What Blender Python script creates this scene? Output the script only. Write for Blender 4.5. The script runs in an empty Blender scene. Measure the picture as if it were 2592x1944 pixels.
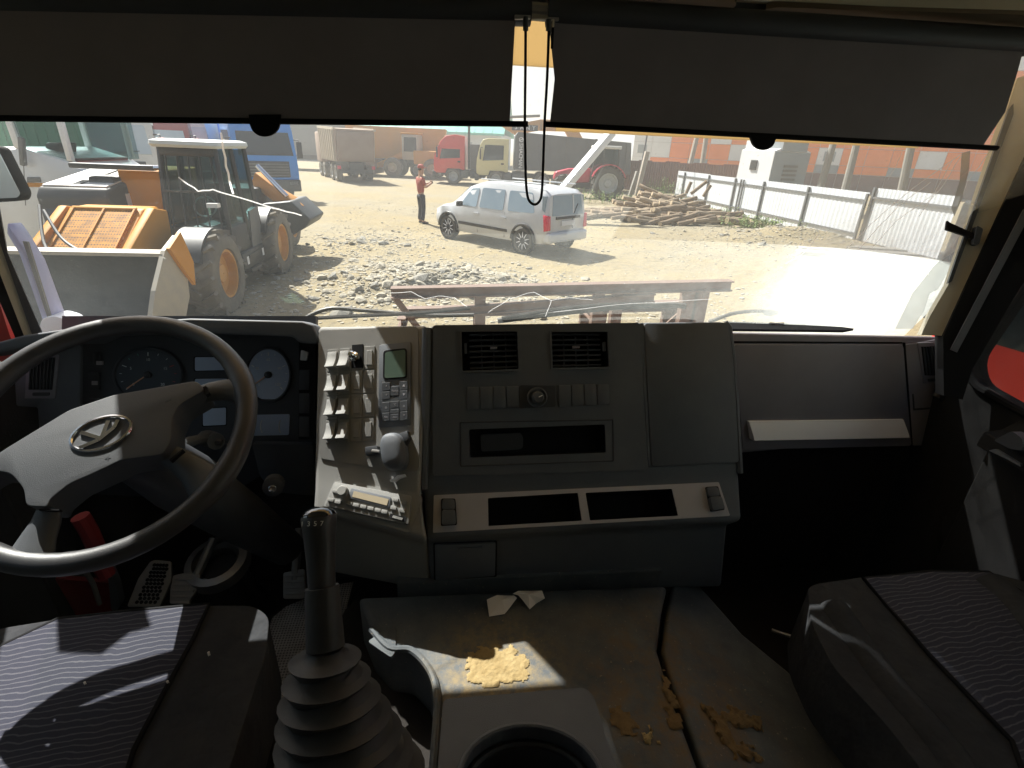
import bpy, bmesh, math, random
from mathutils import Vector as V, Matrix, noise
random.seed(7)
R = math.radians
S = bpy.context.scene
COL = S.collection

# ------------------------------------------------------------------ camera
EYE = V((0, 0, 2.5)); FP = 1300.0
YAW, PIT, ROL = R(7), R(24.7), R(2.5)
FW = V((math.sin(YAW)*math.cos(PIT), math.cos(YAW)*math.cos(PIT), -math.sin(PIT)))
R0 = V((math.cos(YAW), -math.sin(YAW), 0)); U0 = R0.cross(FW)
RT = R0*math.cos(ROL)+U0*math.sin(ROL); UP = U0*math.cos(ROL)-R0*math.sin(ROL)
cam = bpy.data.cameras.new('camera'); cam_o = bpy.data.objects.new('camera', cam); COL.objects.link(cam_o)
cam.sensor_width = 36; cam.lens = 36*FP/2592; cam.clip_start = 0.02; cam.clip_end = 1500
mw = Matrix((RT, UP, -FW)).transposed().to_4x4(); mw.translation = EYE; cam_o.matrix_world = mw
S.camera = cam_o

# ------------------------------------------------------------------ light
SUN = V((-.55, .74, 1.0)).normalized()          # direction towards the sun
el = math.asin(SUN.z); az = math.atan2(SUN.x, SUN.y)
w = bpy.data.worlds.new('World'); S.world = w; w.use_nodes = True
nt = w.node_tree; bg = nt.nodes['Background']
sk = nt.nodes.new('ShaderNodeTexSky'); sk.sky_type = 'NISHITA'; sk.sun_disc = False
sk.sun_elevation = el; sk.sun_rotation = az; sk.air_density = 1.0; sk.dust_density = 3.0; sk.ozone_density = 0.6
nt.links.new(sk.outputs[0], bg.inputs[0]); bg.inputs[1].default_value = 0.06
sl = bpy.data.lights.new('sun', 'SUN'); sl.energy = 5.0; sl.angle = R(0.53); sl.color = (1, .97, .92)
so = bpy.data.objects.new('sun', sl); COL.objects.link(so)
so.rotation_euler = SUN.to_track_quat('Z', 'Y').to_euler()
S.view_settings.view_transform = 'Standard'; S.view_settings.look = 'None'
S.view_settings.gamma = 1; S.view_settings.use_curve_mapping = False
S.view_settings.exposure = 1.35

# ------------------------------------------------------------------ photo rays -> points on real planes
def ray(x, y): return FW + RT*((x-1296)/FP) - UP*((y-972)/FP)
def hit(x, y, p, n): d = ray(x, y); return EYE + d*((p-EYE).dot(n)/d.dot(n))
def Yp(x, y, v): return hit(x, y, V((0, v, 0)), V((0, 1, 0)))
def Zp(x, y, v): return hit(x, y, V((0, 0, v)), V((0, 0, 1)))
def Xp(x, y, v): return hit(x, y, V((v, 0, 0)), V((1, 0, 0)))
class Pl:
    def __init__(s, p, n): s.p = V(p); s.n = V(n).normalized()
    def at(s, x, y): return hit(x, y, s.p, s.n)
    def off(s, h): return Pl(s.p+s.n*h, s.n)
def tilt(t, a=0): return V((-math.sin(R(a))*math.cos(R(t)), -math.cos(R(a))*math.cos(R(t)), math.sin(R(t))))

# ------------------------------------------------------------------ materials
MATS = {}
def mat(name, col, rough=.6, col2=None, scale=8., amt=.5, metal=0, bump=0, bscale=60., spec=.5, detail=4, trans=0, coat=0):
    if name in MATS: return MATS[name]
    m = bpy.data.materials.new(name); m.use_nodes = True; t = m.node_tree; b = t.nodes['Principled BSDF']
    b.inputs['Roughness'].default_value = rough; b.inputs['Metallic'].default_value = metal
    b.inputs['Specular IOR Level'].default_value = spec
    if coat: b.inputs['Coat Weight'].default_value = coat
    c = (*col, 1)
    b.inputs['Base Color'].default_value = c
    tc = t.nodes.new('ShaderNodeTexCoord')
    if col2:
        n = t.nodes.new('ShaderNodeTexNoise'); n.inputs['Scale'].default_value = scale; n.inputs['Detail'].default_value = detail
        n.inputs['Roughness'].default_value = .65
        r = t.nodes.new('ShaderNodeValToRGB'); r.color_ramp.elements[0].position = max(.0, .5-amt*.35); r.color_ramp.elements[1].position = min(1, .5+amt*.35)
        r.color_ramp.elements[0].color = c; r.color_ramp.elements[1].color = (*col2, 1)
        t.links.new(tc.outputs['Object'], n.inputs['Vector']); t.links.new(n.outputs['Fac'], r.inputs['Fac']); t.links.new(r.outputs['Color'], b.inputs['Base Color'])
    if bump:
        n2 = t.nodes.new('ShaderNodeTexNoise'); n2.inputs['Scale'].default_value = bscale; n2.inputs['Detail'].default_value = 3
        bp = t.nodes.new('ShaderNodeBump'); bp.inputs['Strength'].default_value = bump; bp.inputs['Distance'].default_value = .02 if bscale < 40 else .002
        t.links.new(tc.outputs['Object'], n2.inputs['Vector']); t.links.new(n2.outputs['Fac'], bp.inputs['Height']); t.links.new(bp.outputs['Normal'], b.inputs['Normal'])
    MATS[name] = m; return m
def glass_mat(name, tint, clear, rough=.05):
    """see-through pane: tinted transparency plus a clear reflection"""
    m = bpy.data.materials.new(name); m.use_nodes = True; t = m.node_tree; t.nodes.clear()
    o = t.nodes.new('ShaderNodeOutputMaterial'); mx = t.nodes.new('ShaderNodeMixShader'); tr = t.nodes.new('ShaderNodeBsdfTransparent'); p = t.nodes.new('ShaderNodeBsdfPrincipled')
    tr.inputs[0].default_value = (*tint, 1); p.inputs['Base Color'].default_value = (.03, .04, .045, 1); p.inputs['Roughness'].default_value = rough
    mx.inputs[0].default_value = 1-clear
    t.links.new(tr.outputs[0], mx.inputs[1]); t.links.new(p.outputs[0], mx.inputs[2]); t.links.new(mx.outputs[0], o.inputs[0])
    MATS[name] = m; return m

# ------------------------------------------------------------------ objects
def tag(o, label=None, cat=None, group=None, kind=None):
    if label: o['label'] = label
    if cat: o['category'] = cat
    if group: o['group'] = group
    if kind: o['kind'] = kind
    return o
def empty(name, label, cat, loc=(0, 0, 0), rz=0, group=None):
    o = bpy.data.objects.new(name, None); COL.objects.link(o); o.empty_display_size = .1
    o.location = loc; o.rotation_euler = (0, 0, rz); return tag(o, label, cat, group)
def origin(p):
    v = V((0, 0, 0))
    while p is not None: v += p.location; p = p.parent
    return v
def build(bm, name, m, parent=None, smooth=False, bevel=0, seg=2, world=False, kind=None, label=None, ang=35):
    if bevel:
        es = [e for e in bm.edges if len(e.link_faces) == 2 and e.calc_face_angle(0) > .5]
        if es: bmesh.ops.bevel(bm, geom=es, offset=bevel, segments=seg, profile=.5, affect='EDGES', clamp_overlap=True)
    if world and parent is not None:
        bmesh.ops.translate(bm, verts=bm.verts[:], vec=-origin(parent))
    me = bpy.data.meshes.new(name); bm.to_mesh(me); bm.free()
    if smooth:
        me.polygons.foreach_set('use_smooth', [True]*len(me.polygons)); me.set_sharp_from_angle(angle=R(ang))
    o = bpy.data.objects.new(name, me); COL.objects.link(o)
    if m: me.materials.append(m if not isinstance(m, str) else MATS[m])
    if parent: o.parent = parent
    if kind: o['kind'] = kind
    if label: o['label'] = label
    return o
def copy_tree(o, parent=None):
    c = o.copy(); COL.objects.link(c)
    if parent: c.parent = parent
    for ch in list(o.children): copy_tree(ch, c)
    return c
def dupe(o, loc): c = o.copy(); c.location = loc; COL.objects.link(c); return c

# ------------------------------------------------------------------ shapes (all return the bmesh)
def B(): return bmesh.new()
def box(bm, c, s, m=None):
    r = bmesh.ops.create_cube(bm, size=1); vs = r['verts']
    bmesh.ops.scale(bm, verts=vs, vec=s); 
    if m is not None: bmesh.ops.transform(bm, verts=vs, matrix=m)
    bmesh.ops.translate(bm, verts=vs, vec=c); return bm
def bx(bm, x0, x1, y0, y1, z0, z1): return box(bm, ((x0+x1)/2, (y0+y1)/2, (z0+z1)/2), (abs(x1-x0), abs(y1-y0), abs(z1-z0)))
def beam(bm, a, b, wd, ht, up=V((0, 0, 1))):
    a, b = V(a), V(b); d = (b-a); L = d.length; d.normalize()
    s = d.cross(up)
    if s.length < 1e-4: s = d.cross(V((1, 0, 0)))
    s.normalize(); u = s.cross(d)
    m = Matrix((s, d, u)).transposed().to_4x4()
    return box(bm, (a+b)/2, (wd, L, ht), m)
def tube(bm, pts, r, n=8, closed=False, cap=True):
    pts = [V(p) for p in pts]; k = len(pts); rings = []
    rs = r if isinstance(r, (list, tuple)) else [r]*k
    pn = None
    for i, p in enumerate(pts):
        d = (pts[(i+1) % k]-pts[i-1]) if closed else (pts[min(i+1, k-1)]-pts[max(i-1, 0)])
        d.normalize()
        if pn is None:
            s = d.orthogonal().normalized()
        else:
            s = pn-d*pn.dot(d)
            s = s.normalized() if s.length > 1e-5 else d.orthogonal().normalized()
        pn = s; t = d.cross(s)
        rings.append([bm.verts.new(p+(s*math.cos(2*math.pi*j/n)+t*math.sin(2*math.pi*j/n))*rs[i]) for j in range(n)])
    for i in range(k if closed else k-1):
        a, b = rings[i], rings[(i+1) % k]
        for j in range(n): bm.faces.new((a[j], a[(j+1) % n], b[(j+1) % n], b[j]))
    if cap and not closed: bm.faces.new(rings[0][::-1]); bm.faces.new(rings[-1])
    return bm
def cyl(bm, a, b, r, n=12): return tube(bm, [a, b], r, n)
def lathe(bm, prof, mtx, n=24, cap=True):
    """prof: (radius, height) pairs about local Z of mtx"""
    rings = []
    for r, h in prof:
        rings.append([bm.verts.new(mtx @ V((r*math.cos(2*math.pi*j/n), r*math.sin(2*math.pi*j/n), h))) for j in range(n)])
    for a, b in zip(rings, rings[1:]):
        for j in range(n): bm.faces.new((a[j], a[(j+1) % n], b[(j+1) % n], b[j]))
    if cap:
        bm.faces.new(rings[0][::-1]); bm.faces.new(rings[-1])
    return bm
def frame(p, n, up=V((0, 0, 1))):
    n = V(n).normalized(); x = up.cross(n)
    if x.length < 1e-4: x = V((1, 0, 0))
    x.normalize(); y = n.cross(x); m = Matrix((x, y, n)).transposed().to_4x4(); m.translation = V(p); return m
AX = {'x': V((1, 0, 0)), 'y': V((0, 1, 0)), 'z': V((0, 0, 1))}
def prism(bm, prof, x0, x1, axis='x'):
    """closed 2-D profile extruded along an axis; x: (y,z)  y: (x,z)  z: (x,y)"""
    f = {'x': lambda a, b, t: V((t, a, b)), 'y': lambda a, b, t: V((a, t, b)), 'z': lambda a, b, t: V((a, b, t))}[axis]
    A = [bm.verts.new(f(a, b, x0)) for a, b in prof]; Bv = [bm.verts.new(f(a, b, x1)) for a, b in prof]
    n = len(prof)
    bm.faces.new(A); bm.faces.new(Bv[::-1])
    for i in range(n): bm.faces.new((A[i], Bv[i], Bv[(i+1) % n], A[(i+1) % n]))
    bmesh.ops.recalc_face_normals(bm, faces=bm.faces[:]); return bm
def extr(bm, pts, vec):
    """closed 3-D polygon extruded by vec"""
    A = [bm.verts.new(p) for p in pts]; Bv = [bm.verts.new(V(p)+vec) for p in pts]; n = len(pts)
    f1 = bm.faces.new(A); f2 = bm.faces.new(Bv[::-1]); fs = [f1, f2]
    for i in range(n): fs.append(bm.faces.new((A[i], Bv[i], Bv[(i+1) % n], A[(i+1) % n])))
    bmesh.ops.recalc_face_normals(bm, faces=fs); return bm
def loft(bm, rings, cap=True, closed=True):
    rr = [[bm.verts.new(p) for p in r] for r in rings]; n = len(rr[0]); fs = []
    for a, b in zip(rr, rr[1:]):
        for j in range(n if closed else n-1): fs.append(bm.faces.new((a[j], a[(j+1) % n], b[(j+1) % n], b[j])))
    if cap: fs += [bm.faces.new(rr[0][::-1]), bm.faces.new(rr[-1])]
    bmesh.ops.recalc_face_normals(bm, faces=fs); return bm
def rnd(pts, r, n=3):
    """round the corners of a 2-D polygon"""
    out = []; k = len(pts)
    for i in range(k):
        p = V((*pts[i][:2], 0)); a = V((*pts[i-1][:2], 0)); b = V((*pts[(i+1) % k][:2], 0))
        da, db = a-p, b-p; q = min(r, da.length*.45, db.length*.45)
        A = p+da.normalized()*q; Bq = p+db.normalized()*q
        for j in range(n+1):
            t = j/n; v = A*(1-t)**2+p*2*t*(1-t)+Bq*t*t; out.append((v.x, v.y))
    return out
def rect(x0, y0, x1, y1): return [(x0, y0), (x1, y0), (x1, y1), (x0, y1)]
def slab(pts, pl, h, m, name, parent, back=.004, r=0, bevel=0, smooth=True, label=None, kind=None, seg=2):
    """pixel polygon -> solid slab standing h proud of the plane"""
    if r: pts = rnd(pts, r)
    P = [pl.at(*p) for p in pts]
    bm = extr(B(), [p+pl.n*h for p in P], -pl.n*(h+back))
    return build(bm, name, m, parent, smooth=smooth, bevel=bevel, world=True, label=label, kind=kind, seg=seg)
def plate(outer, holes, pl, depth, m, name, parent, thick=.03, back_mat=None, h=0, label=None):
    """flat panel with real openings; each opening gets walls of the given depth and a floor"""
    bm = B(); loops = []
    q = pl.off(h)
    for L in [outer]+holes:
        vs = [bm.verts.new(q.at(*p)) for p in L]; es = [bm.edges.new((vs[i], vs[(i+1) % len(vs)])) for i in range(len(vs))]
        loops.append((vs, es))
    res = bmesh.ops.triangle_fill(bm, use_beauty=True, edges=[e for l in loops for e in l[1]], normal=pl.n)
    for f in bm.faces:
        f.normal_update()
        if f.normal.dot(pl.n) < 0: f.normal_flip()
    for k, (vs, es) in enumerate(loops):
        dz = thick if k == 0 else depth
        bk = [bm.verts.new(v.co-pl.n*dz) for v in vs]; n = len(vs)
        for i in range(n): bm.faces.new((vs[i], vs[(i+1) % n], bk[(i+1) % n], bk[i]))
        if k > 0: bm.faces.new(bk)
    return build(bm, name, m, parent, world=True, label=label)
def smoothpath(pts, n=6):
    pts = [V(p) for p in pts]; out = []
    for i in range(len(pts)-1):
        p0, p1, p2, p3 = pts[max(i-1, 0)], pts[i], pts[i+1], pts[min(i+2, len(pts)-1)]
        for j in range(n):
            t = j/n; out.append(.5*((2*p1)+(p2-p0)*t+(2*p0-5*p1+4*p2-p3)*t*t+(3*p1-p0-3*p2+p3)*t**3))
    out.append(pts[-1]); return out
def text(s, p, n, up, size, m, name, parent, depth=.001, align='CENTER', sx=1):
    cu = bpy.data.curves.new(name, 'FONT'); cu.body = s; cu.size = size; cu.extrude = depth; cu.align_x = align; cu.align_y = 'CENTER'
    tmp = bpy.data.objects.new(name, cu); me = bpy.data.meshes.new_from_object(tmp); bpy.data.objects.remove(tmp)
    mt = frame(p, n, V(up)); me.transform(Matrix.Diagonal((sx, 1, 1, 1)))
    me.transform(mt); me.transform(Matrix.Translation(-origin(parent))) if parent else None
    o = bpy.data.objects.new(name, me); COL.objects.link(o); me.materials.append(MATS[m] if isinstance(m, str) else m); o.parent = parent; return o
def joinmesh(bm, me): bm.from_mesh(me); return bm
# ------------------------------------------------------------------ palette
mat('plastic', (.074, .085, .104), .6, (.125, .135, .150), 7, .9, bump=.3, bscale=700, detail=10)
mat('plastic_warm', (.21, .198, .228), .6, (.27, .255, .285), 7, .9, bump=.25, bscale=900)  # passenger side plastic, lightened for the stronger light falling there
mat('plastic_dusty_lit', (.20, .20, .195), .7, (.265, .262, .25), 6, .9, bump=.3, bscale=800)  # dusty plastic of the driver panels, lightened for the sun on them
mat('plastic_dark', (.034, .038, .046), .55, (.048, .053, .062), 9, .8, bump=.15, bscale=700)
mat('black', (.010, .010, .011), .8, spec=.12)
mat('rubber', (.018, .019, .021), .55, (.048, .047, .046), 14, .8, bump=.15, bscale=300)
mat('blind_cloth', (.19, .175, .19), .9, (.24, .22, .235), 9, .9, bump=.45, bscale=5, spec=.1, detail=8)  # black cloth lifted to grey, lens flare put into its colour
mat('silver_plastic', (.40, .39, .43), .5, (.46, .45, .48), 12, .8, bump=.1, bscale=900)
mat('bright_silver', (.86, .87, .93), .42, (.90, .91, .95), 6, .8)  # near-white silver, carrying the windshield's reflection on the glove box bar
mat('beige_trim', (.46, .43, .34), .75, (.52, .48, .38), 5, .8, bump=.2, bscale=500)
mat('roof_lining', (.70, .63, .44), .9, (.78, .70, .50), 7, .8, bump=.3, bscale=500)
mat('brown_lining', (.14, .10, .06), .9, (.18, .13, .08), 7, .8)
mat('wheel_leather', (.034, .034, .037), .42, (.046, .046, .048), 20, .8, bump=.2, bscale=900)
mat('hub_plastic', (.050, .054, .062), .55, (.064, .069, .077), 16, .8, bump=.3, bscale=900)
mat('chrome', (.7, .7, .72), .18, metal=1)
mat('dial_face', (.016, .017, .022), .4)
mat('dial_print', (.75, .75, .72), .6)
mat('dial_green', (.10, .42, .25), .6)
mat('dial_red', (.60, .06, .04), .6)
mat('needle', (.75, .42, .25), .5)
mat('lcd', (.10, .15, .12), .12, spec=.8)
mat('lcd_sky_sheen', (.40, .48, .66), .25, (.46, .54, .70), 9, .8, spec=.8)  # unlit displays, sky reflection put into the pale blue
mat('radio_lcd', (.42, .36, .26), .3)
mat('paper', (.72, .66, .60), .8, (.78, .74, .70), 20, .8)
mat('foam', (.22, .15, .055), .95, (.42, .32, .16), 45, .9, bump=1, bscale=160)
mat('foam_dark', (.12, .075, .03), .95, (.21, .14, .06), 60, .9, bump=1, bscale=160)
mat('red_paint', (.55, .02, .015), .4, (.60, .03, .02), 4, .6)
mat('red_dark', (.24, .015, .02), .6, (.30, .02, .02), 6, .6)
mat('yellow_flash', (.85, .42, .01), .4)
mat('reflection_lilac', (.32, .34, .55), .45, (.38, .40, .60), 8, .6)
mat('white_cap', (.80, .82, .88), .35)
mat('floor_dark', (.012, .010, .009), .9, (.022, .017, .013), 10, .9, bump=.4, bscale=200)
mat('metal_bare', (.30, .30, .30), .45, (.38, .37, .35), 30, .8, metal=.6)
mat('pedal_metal', (.30, .29, .27), .6, (.40, .385, .36), 25, .9, metal=.2)
mat('seat_side', (.028, .030, .034), .95, (.054, .055, .058), 14, .9, bump=.6, bscale=18, spec=.1, detail=8)

def engine_cover_mat():
    m = mat('engine_cover', (.050, .050, .050), .72, bump=.25, bscale=260); t = m.node_tree; b = t.nodes['Principled BSDF']; L = t.links
    tc = t.nodes.new('ShaderNodeTexCoord')
    def nz(sc, d, lo, hi):
        n = t.nodes.new('ShaderNodeTexNoise'); n.inputs['Scale'].default_value = sc; n.inputs['Detail'].default_value = d; n.inputs['Roughness'].default_value = .7
        r = t.nodes.new('ShaderNodeMapRange'); r.inputs[1].default_value = lo; r.inputs[2].default_value = hi
        L.new(tc.outputs['Object'], n.inputs['Vector']); L.new(n.outputs['Fac'], r.inputs[0]); return r.outputs[0]
    def mix(a, fac, col):
        x = t.nodes.new('ShaderNodeMix'); x.data_type = 'RGBA'; L.new(fac, x.inputs[0])
        if isinstance(a, tuple): x.inputs[6].default_value = a
        else: L.new(a, x.inputs[6])
        x.inputs[7].default_value = col; return x.outputs[2]
    c = mix((.050, .060, .070, 1), nz(7, 8, .35, .7), (.115, .125, .13, 1))
    # muddy wear on the rear right of the cover only
    g = t.nodes.new('ShaderNodeVectorMath'); g.operation = 'DISTANCE'; g.inputs[1].default_value = (.20, -.02, 0)
    L.new(tc.outputs['Object'], g.inputs[0])
    gr = t.nodes.new('ShaderNodeMapRange'); gr.inputs[1].default_value = .28; gr.inputs[2].default_value = .04; L.new(g.outputs['Value'], gr.inputs[0])
    mu = t.nodes.new('ShaderNodeMath'); mu.operation = 'MULTIPLY'; L.new(gr.outputs[0], mu.inputs[0]); L.new(nz(16, 8, .44, .62), mu.inputs[1])
    c = mix(c, mu.outputs[0], (.15, .095, .042, 1))
    g2 = t.nodes.new('ShaderNodeVectorMath'); g2.operation = 'DISTANCE'; g2.inputs[1].default_value = (-.13, .045, 0); L.new(tc.outputs['Object'], g2.inputs[0])
    gr2 = t.nodes.new('ShaderNodeMapRange'); gr2.inputs[1].default_value = .16; gr2.inputs[2].default_value = .05; L.new(g2.outputs['Value'], gr2.inputs[0])
    mu2 = t.nodes.new('ShaderNodeMath'); mu2.operation = 'MULTIPLY'; L.new(gr2.outputs[0], mu2.inputs[0]); L.new(nz(34, 8, .40, .62), mu2.inputs[1])
    c = mix(c, mu2.outputs[0], (.26, .19, .085, 1))
    c = mix(c, nz(120, 2, .66, .74), (.22, .19, .15, 1))
    L.new(c, b.inputs['Base Color'])
engine_cover_mat()

def seat_fabric():
    m = mat('seat_fabric', (.018, .019, .028), .95, spec=.1); t = m.node_tree; b = t.nodes['Principled BSDF']; L = t.links
    tc = t.nodes.new('ShaderNodeTexCoord'); mp = t.nodes.new('ShaderNodeMapping'); mp.inputs['Rotation'].default_value = (0, 0, R(84))
    wv = t.nodes.new('ShaderNodeTexWave'); wv.inputs['Scale'].default_value = 30; wv.inputs['Distortion'].default_value = 9; wv.inputs['Detail'].default_value = 3; wv.inputs['Detail Scale'].default_value = .45
    r = t.nodes.new('ShaderNodeValToRGB'); r.color_ramp.elements[0].position = .80; r.color_ramp.elements[1].position = .99
    r.color_ramp.elements[0].color = (.046, .048, .064, 1); r.color_ramp.elements[1].color = (.105, .105, .12, 1)
    L.new(tc.outputs['Object'], mp.inputs['Vector']); L.new(mp.outputs[0], wv.inputs['Vector']); L.new(wv.outputs['Fac'], r.inputs['Fac']); L.new(r.outputs['Color'], b.inputs['Base Color'])
    n = t.nodes.new('ShaderNodeTexNoise'); n.inputs['Scale'].default_value = 500; bp = t.nodes.new('ShaderNodeBump'); bp.inputs['Strength'].default_value = .5; bp.inputs['Distance'].default_value = .002
    L.new(tc.outputs['Object'], n.inputs['Vector']); L.new(n.outputs['Fac'], bp.inputs['Height']); L.new(bp.outputs['Normal'], b.inputs['Normal'])
seat_fabric()

def dots_mat(name, base, hole, scale, rough=.7):
    m = mat(name, base, rough); t = m.node_tree; b = t.nodes['Principled BSDF']; L = t.links
    tc = t.nodes.new('ShaderNodeTexCoord'); v = t.nodes.new('ShaderNodeTexVoronoi'); v.inputs['Scale'].default_value = scale; v.inputs['Randomness'].default_value = .12
    r = t.nodes.new('ShaderNodeValToRGB'); r.color_ramp.elements[0].position = .28; r.color_ramp.elements[1].position = .42
    r.color_ramp.elements[0].color = (*hole, 1); r.color_ramp.elements[1].color = (*base, 1)
    n = t.nodes.new('ShaderNodeTexNoise'); n.inputs['Scale'].default_value = 9; n.inputs['Detail'].default_value = 6
    mx = t.nodes.new('ShaderNodeMix'); mx.data_type = 'RGBA'; mx.blend_type = 'MULTIPLY'; mx.inputs[0].default_value = .8
    r2 = t.nodes.new('ShaderNodeValToRGB'); r2.color_ramp.elements[0].position = .35; r2.color_ramp.elements[0].color = (.45, .42, .38, 1); r2.color_ramp.elements[1].position = .65
    L.new(tc.outputs['Object'], v.inputs['Vector']); L.new(v.outputs['Distance'], r.inputs['Fac']); L.new(tc.outputs['Object'], n.inputs['Vector']); L.new(n.outputs['Fac'], r2.inputs['Fac'])
    L.new(r.outputs['Color'], mx.inputs[6]); L.new(r2.outputs['Color'], mx.inputs[7]); L.new(mx.outputs[2], b.inputs['Base Color'])
    return m
dots_mat('mat_dots', (.52, .50, .47), (.16, .15, .14), 130, .8)
dots_mat('grille_mesh', (.58, .24, .006), (.10, .04, .004), 28, .6); MATS['grille_mesh'].node_tree.nodes['Principled BSDF'].inputs['Specular IOR Level'].default_value = .15

def windshield_mat():
    """dusty laminated glass: film thicker to the right, plus dense spots placed for the glare"""
    m = bpy.data.materials.new('dusty_glass'); m.use_nodes = True; t = m.node_tree; t.nodes.clear(); L = t.links
    o = t.nodes.new('ShaderNodeOutputMaterial'); tr = t.nodes.new('ShaderNodeBsdfTransparent'); tl = t.nodes.new('ShaderNodeBsdfTranslucent'); df = t.nodes.new('ShaderNodeBsdfDiffuse')
    tr.inputs[0].default_value = (.95, .97, .95, 1); tl.inputs[0].default_value = (.78, .84, .80, 1); df.inputs[0].default_value = (.7, .7, .64, 1)
    ad = t.nodes.new('ShaderNodeMixShader'); ad.inputs[0].default_value = .35; L.new(tl.outputs[0], ad.inputs[1]); L.new(df.outputs[0], ad.inputs[2])
    tc = t.nodes.new('ShaderNodeTexCoord'); sp = t.nodes.new('ShaderNodeSeparateXYZ'); L.new(tc.outputs['Object'], sp.inputs[0])
    def nz(sc, d, lo, hi, a, b_):
        n = t.nodes.new('ShaderNodeTexNoise'); n.inputs['Scale'].default_value = sc; n.inputs['Detail'].default_value = d; n.inputs['Roughness'].default_value = .65
        r = t.nodes.new('ShaderNodeMapRange'); r.inputs[1].default_value = lo; r.inputs[2].default_value = hi; r.inputs[3].default_value = a; r.inputs[4].default_value = b_
        L.new(tc.outputs['Object'], n.inputs['Vector']); L.new(n.outputs['Fac'], r.inputs[0]); return r.outputs[0]
    def mth(op, a, b_):
        x = t.nodes.new('ShaderNodeMath'); x.operation = op
        for i, v in enumerate((a, b_)):
            if isinstance(v, (int, float)): x.inputs[i].default_value = v
            else: L.new(v, x.inputs[i])
        return x.outputs[0]
    def corner(p, r0, r1, a):
        g = t.nodes.new('ShaderNodeVectorMath'); g.operation = 'DISTANCE'; g.inputs[1].default_value = p; L.new(tc.outputs['Object'], g.inputs[0])
        r = t.nodes.new('ShaderNodeMapRange'); r.interpolation_type = 'SMOOTHSTEP'; r.inputs[1].default_value = r1; r.inputs[2].default_value = r0; r.inputs[3].default_value = a; r.inputs[4].default_value = 0
        L.new(g.outputs['Value'], r.inputs[0]); return r.outputs[0]
    film = nz(3.5, 5, .3, .7, .09, .15)
    xr = t.nodes.new('ShaderNodeMapRange'); xr.interpolation_type = 'SMOOTHSTEP'; xr.inputs[1].default_value = -.55; xr.inputs[2].default_value = .9; xr.inputs[3].default_value = .13; xr.inputs[4].default_value = 1.15; L.new(sp.outputs[0], xr.inputs[0]); film = mth('MULTIPLY', film, xr.outputs[0])  # film thinned at the left to hide the visor's shade line
    f = mth('ADD', film, corner((1.22, -.03, .05), .80, .08, .09))
    f = mth('ADD', f, corner((1.07, -.08, .13), .38, .08, .46))  # dusty corner made denser to whiten it and hold sun off the door
    f = mth('ADD', f, corner((-1.21, .0, .05), .40, .05, .03))
    f = mth('MULTIPLY', f, nz(30, 4, .3, .7, .8, 1.2))
    sp_ = nz(150, 2, .70, .76, 0, .22); f = mth('ADD', f, sp_)
    mx = t.nodes.new('ShaderNodeMixShader'); L.new(f, mx.inputs[0]); L.new(tr.outputs[0], mx.inputs[1]); L.new(ad.outputs[0], mx.inputs[2]); L.new(mx.outputs[0], o.inputs[0])
    MATS['dusty_glass'] = m
windshield_mat()
def crack_mat(nm, k, cc=(.9, .9, .9, 1)):
    m = bpy.data.materials.new(nm); m.use_nodes = True; t = m.node_tree; t.nodes.clear(); L = t.links
    o = t.nodes.new('ShaderNodeOutputMaterial'); tr = t.nodes.new('ShaderNodeBsdfTransparent'); tl = t.nodes.new('ShaderNodeBsdfTranslucent'); tl.inputs[0].default_value = cc
    mx = t.nodes.new('ShaderNodeMixShader'); mx.inputs[0].default_value = k; L.new(tr.outputs[0], mx.inputs[1]); L.new(tl.outputs[0], mx.inputs[2]); L.new(mx.outputs[0], o.inputs[0]); MATS[nm] = m
crack_mat('crack', .42); crack_mat('shatter', .62, (.42, .44, .43, 1))
def visor_mat():
    m = bpy.data.materials.new('visor_tint'); m.use_nodes = True; t = m.node_tree; t.nodes.clear(); L = t.links
    o = t.nodes.new('ShaderNodeOutputMaterial'); tl = t.nodes.new('ShaderNodeBsdfTranslucent'); tl.inputs[0].default_value = (.50, .40, .25, 1)
    L.new(tl.outputs[0], o.inputs[0]); MATS['visor_tint'] = m
visor_mat()
glass_mat('side_glass', (.80, .86, .84), .85)
glass_mat('cab_glass', (.66, .78, .78), .84)
glass_mat('dark_glass', (.25, .32, .34), .30)
mat('sky_glass', (.42, .50, .55), .15, (.52, .58, .62), 1.2, .6, spec=.8)  # opaque windscreens, sky reflection put into the pale base colour

# outside
mat('machine_yellow', (.58, .235, .006), .55, (.50, .21, .012), 3, .7, spec=.15)
mat('machine_orange', (.62, .26, .03), .5, (.55, .25, .06), 3, .7)
mat('machine_black', (.018, .020, .022), .5, (.045, .043, .038), 5, .9)
mat('machine_grey', (.10, .10, .10), .55, (.15, .145, .13), 5, .9)
mat('bucket_steel', (.014, .017, .021), .6, (.04, .042, .042), 5, .9, bump=.2, bscale=20)
mat('bucket_worn', (.30, .28, .24), .6, (.42, .36, .26), 6, .9)
mat('tyre', (.035, .034, .032), .85, (.12, .105, .08), 5, .9, bump=.3, bscale=30)
mat('tyre_dusty', (.10, .092, .078), .9, (.22, .19, .14), 4, .9, bump=.5, bscale=18)
mat('rim_orange', (.60, .27, .03), .5, (.50, .25, .06), 8, .8)
mat('rim_grey', (.45, .46, .46), .45, (.34, .33, .31), 8, .8)
mat('roof_pale', (.62, .66, .64), .6, (.54, .57, .54), 4, .8)
mat('white_paint', (.78, .78, .78), .3, (.74, .73, .71), 3, .8, coat=.4)
mat('white_dusty', (.70, .69, .66), .5, (.60, .57, .51), 3, .9)
mat('red_cab', (.68, .028, .018), .4, (.62, .03, .02), 3, .7, coat=.3)
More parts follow.
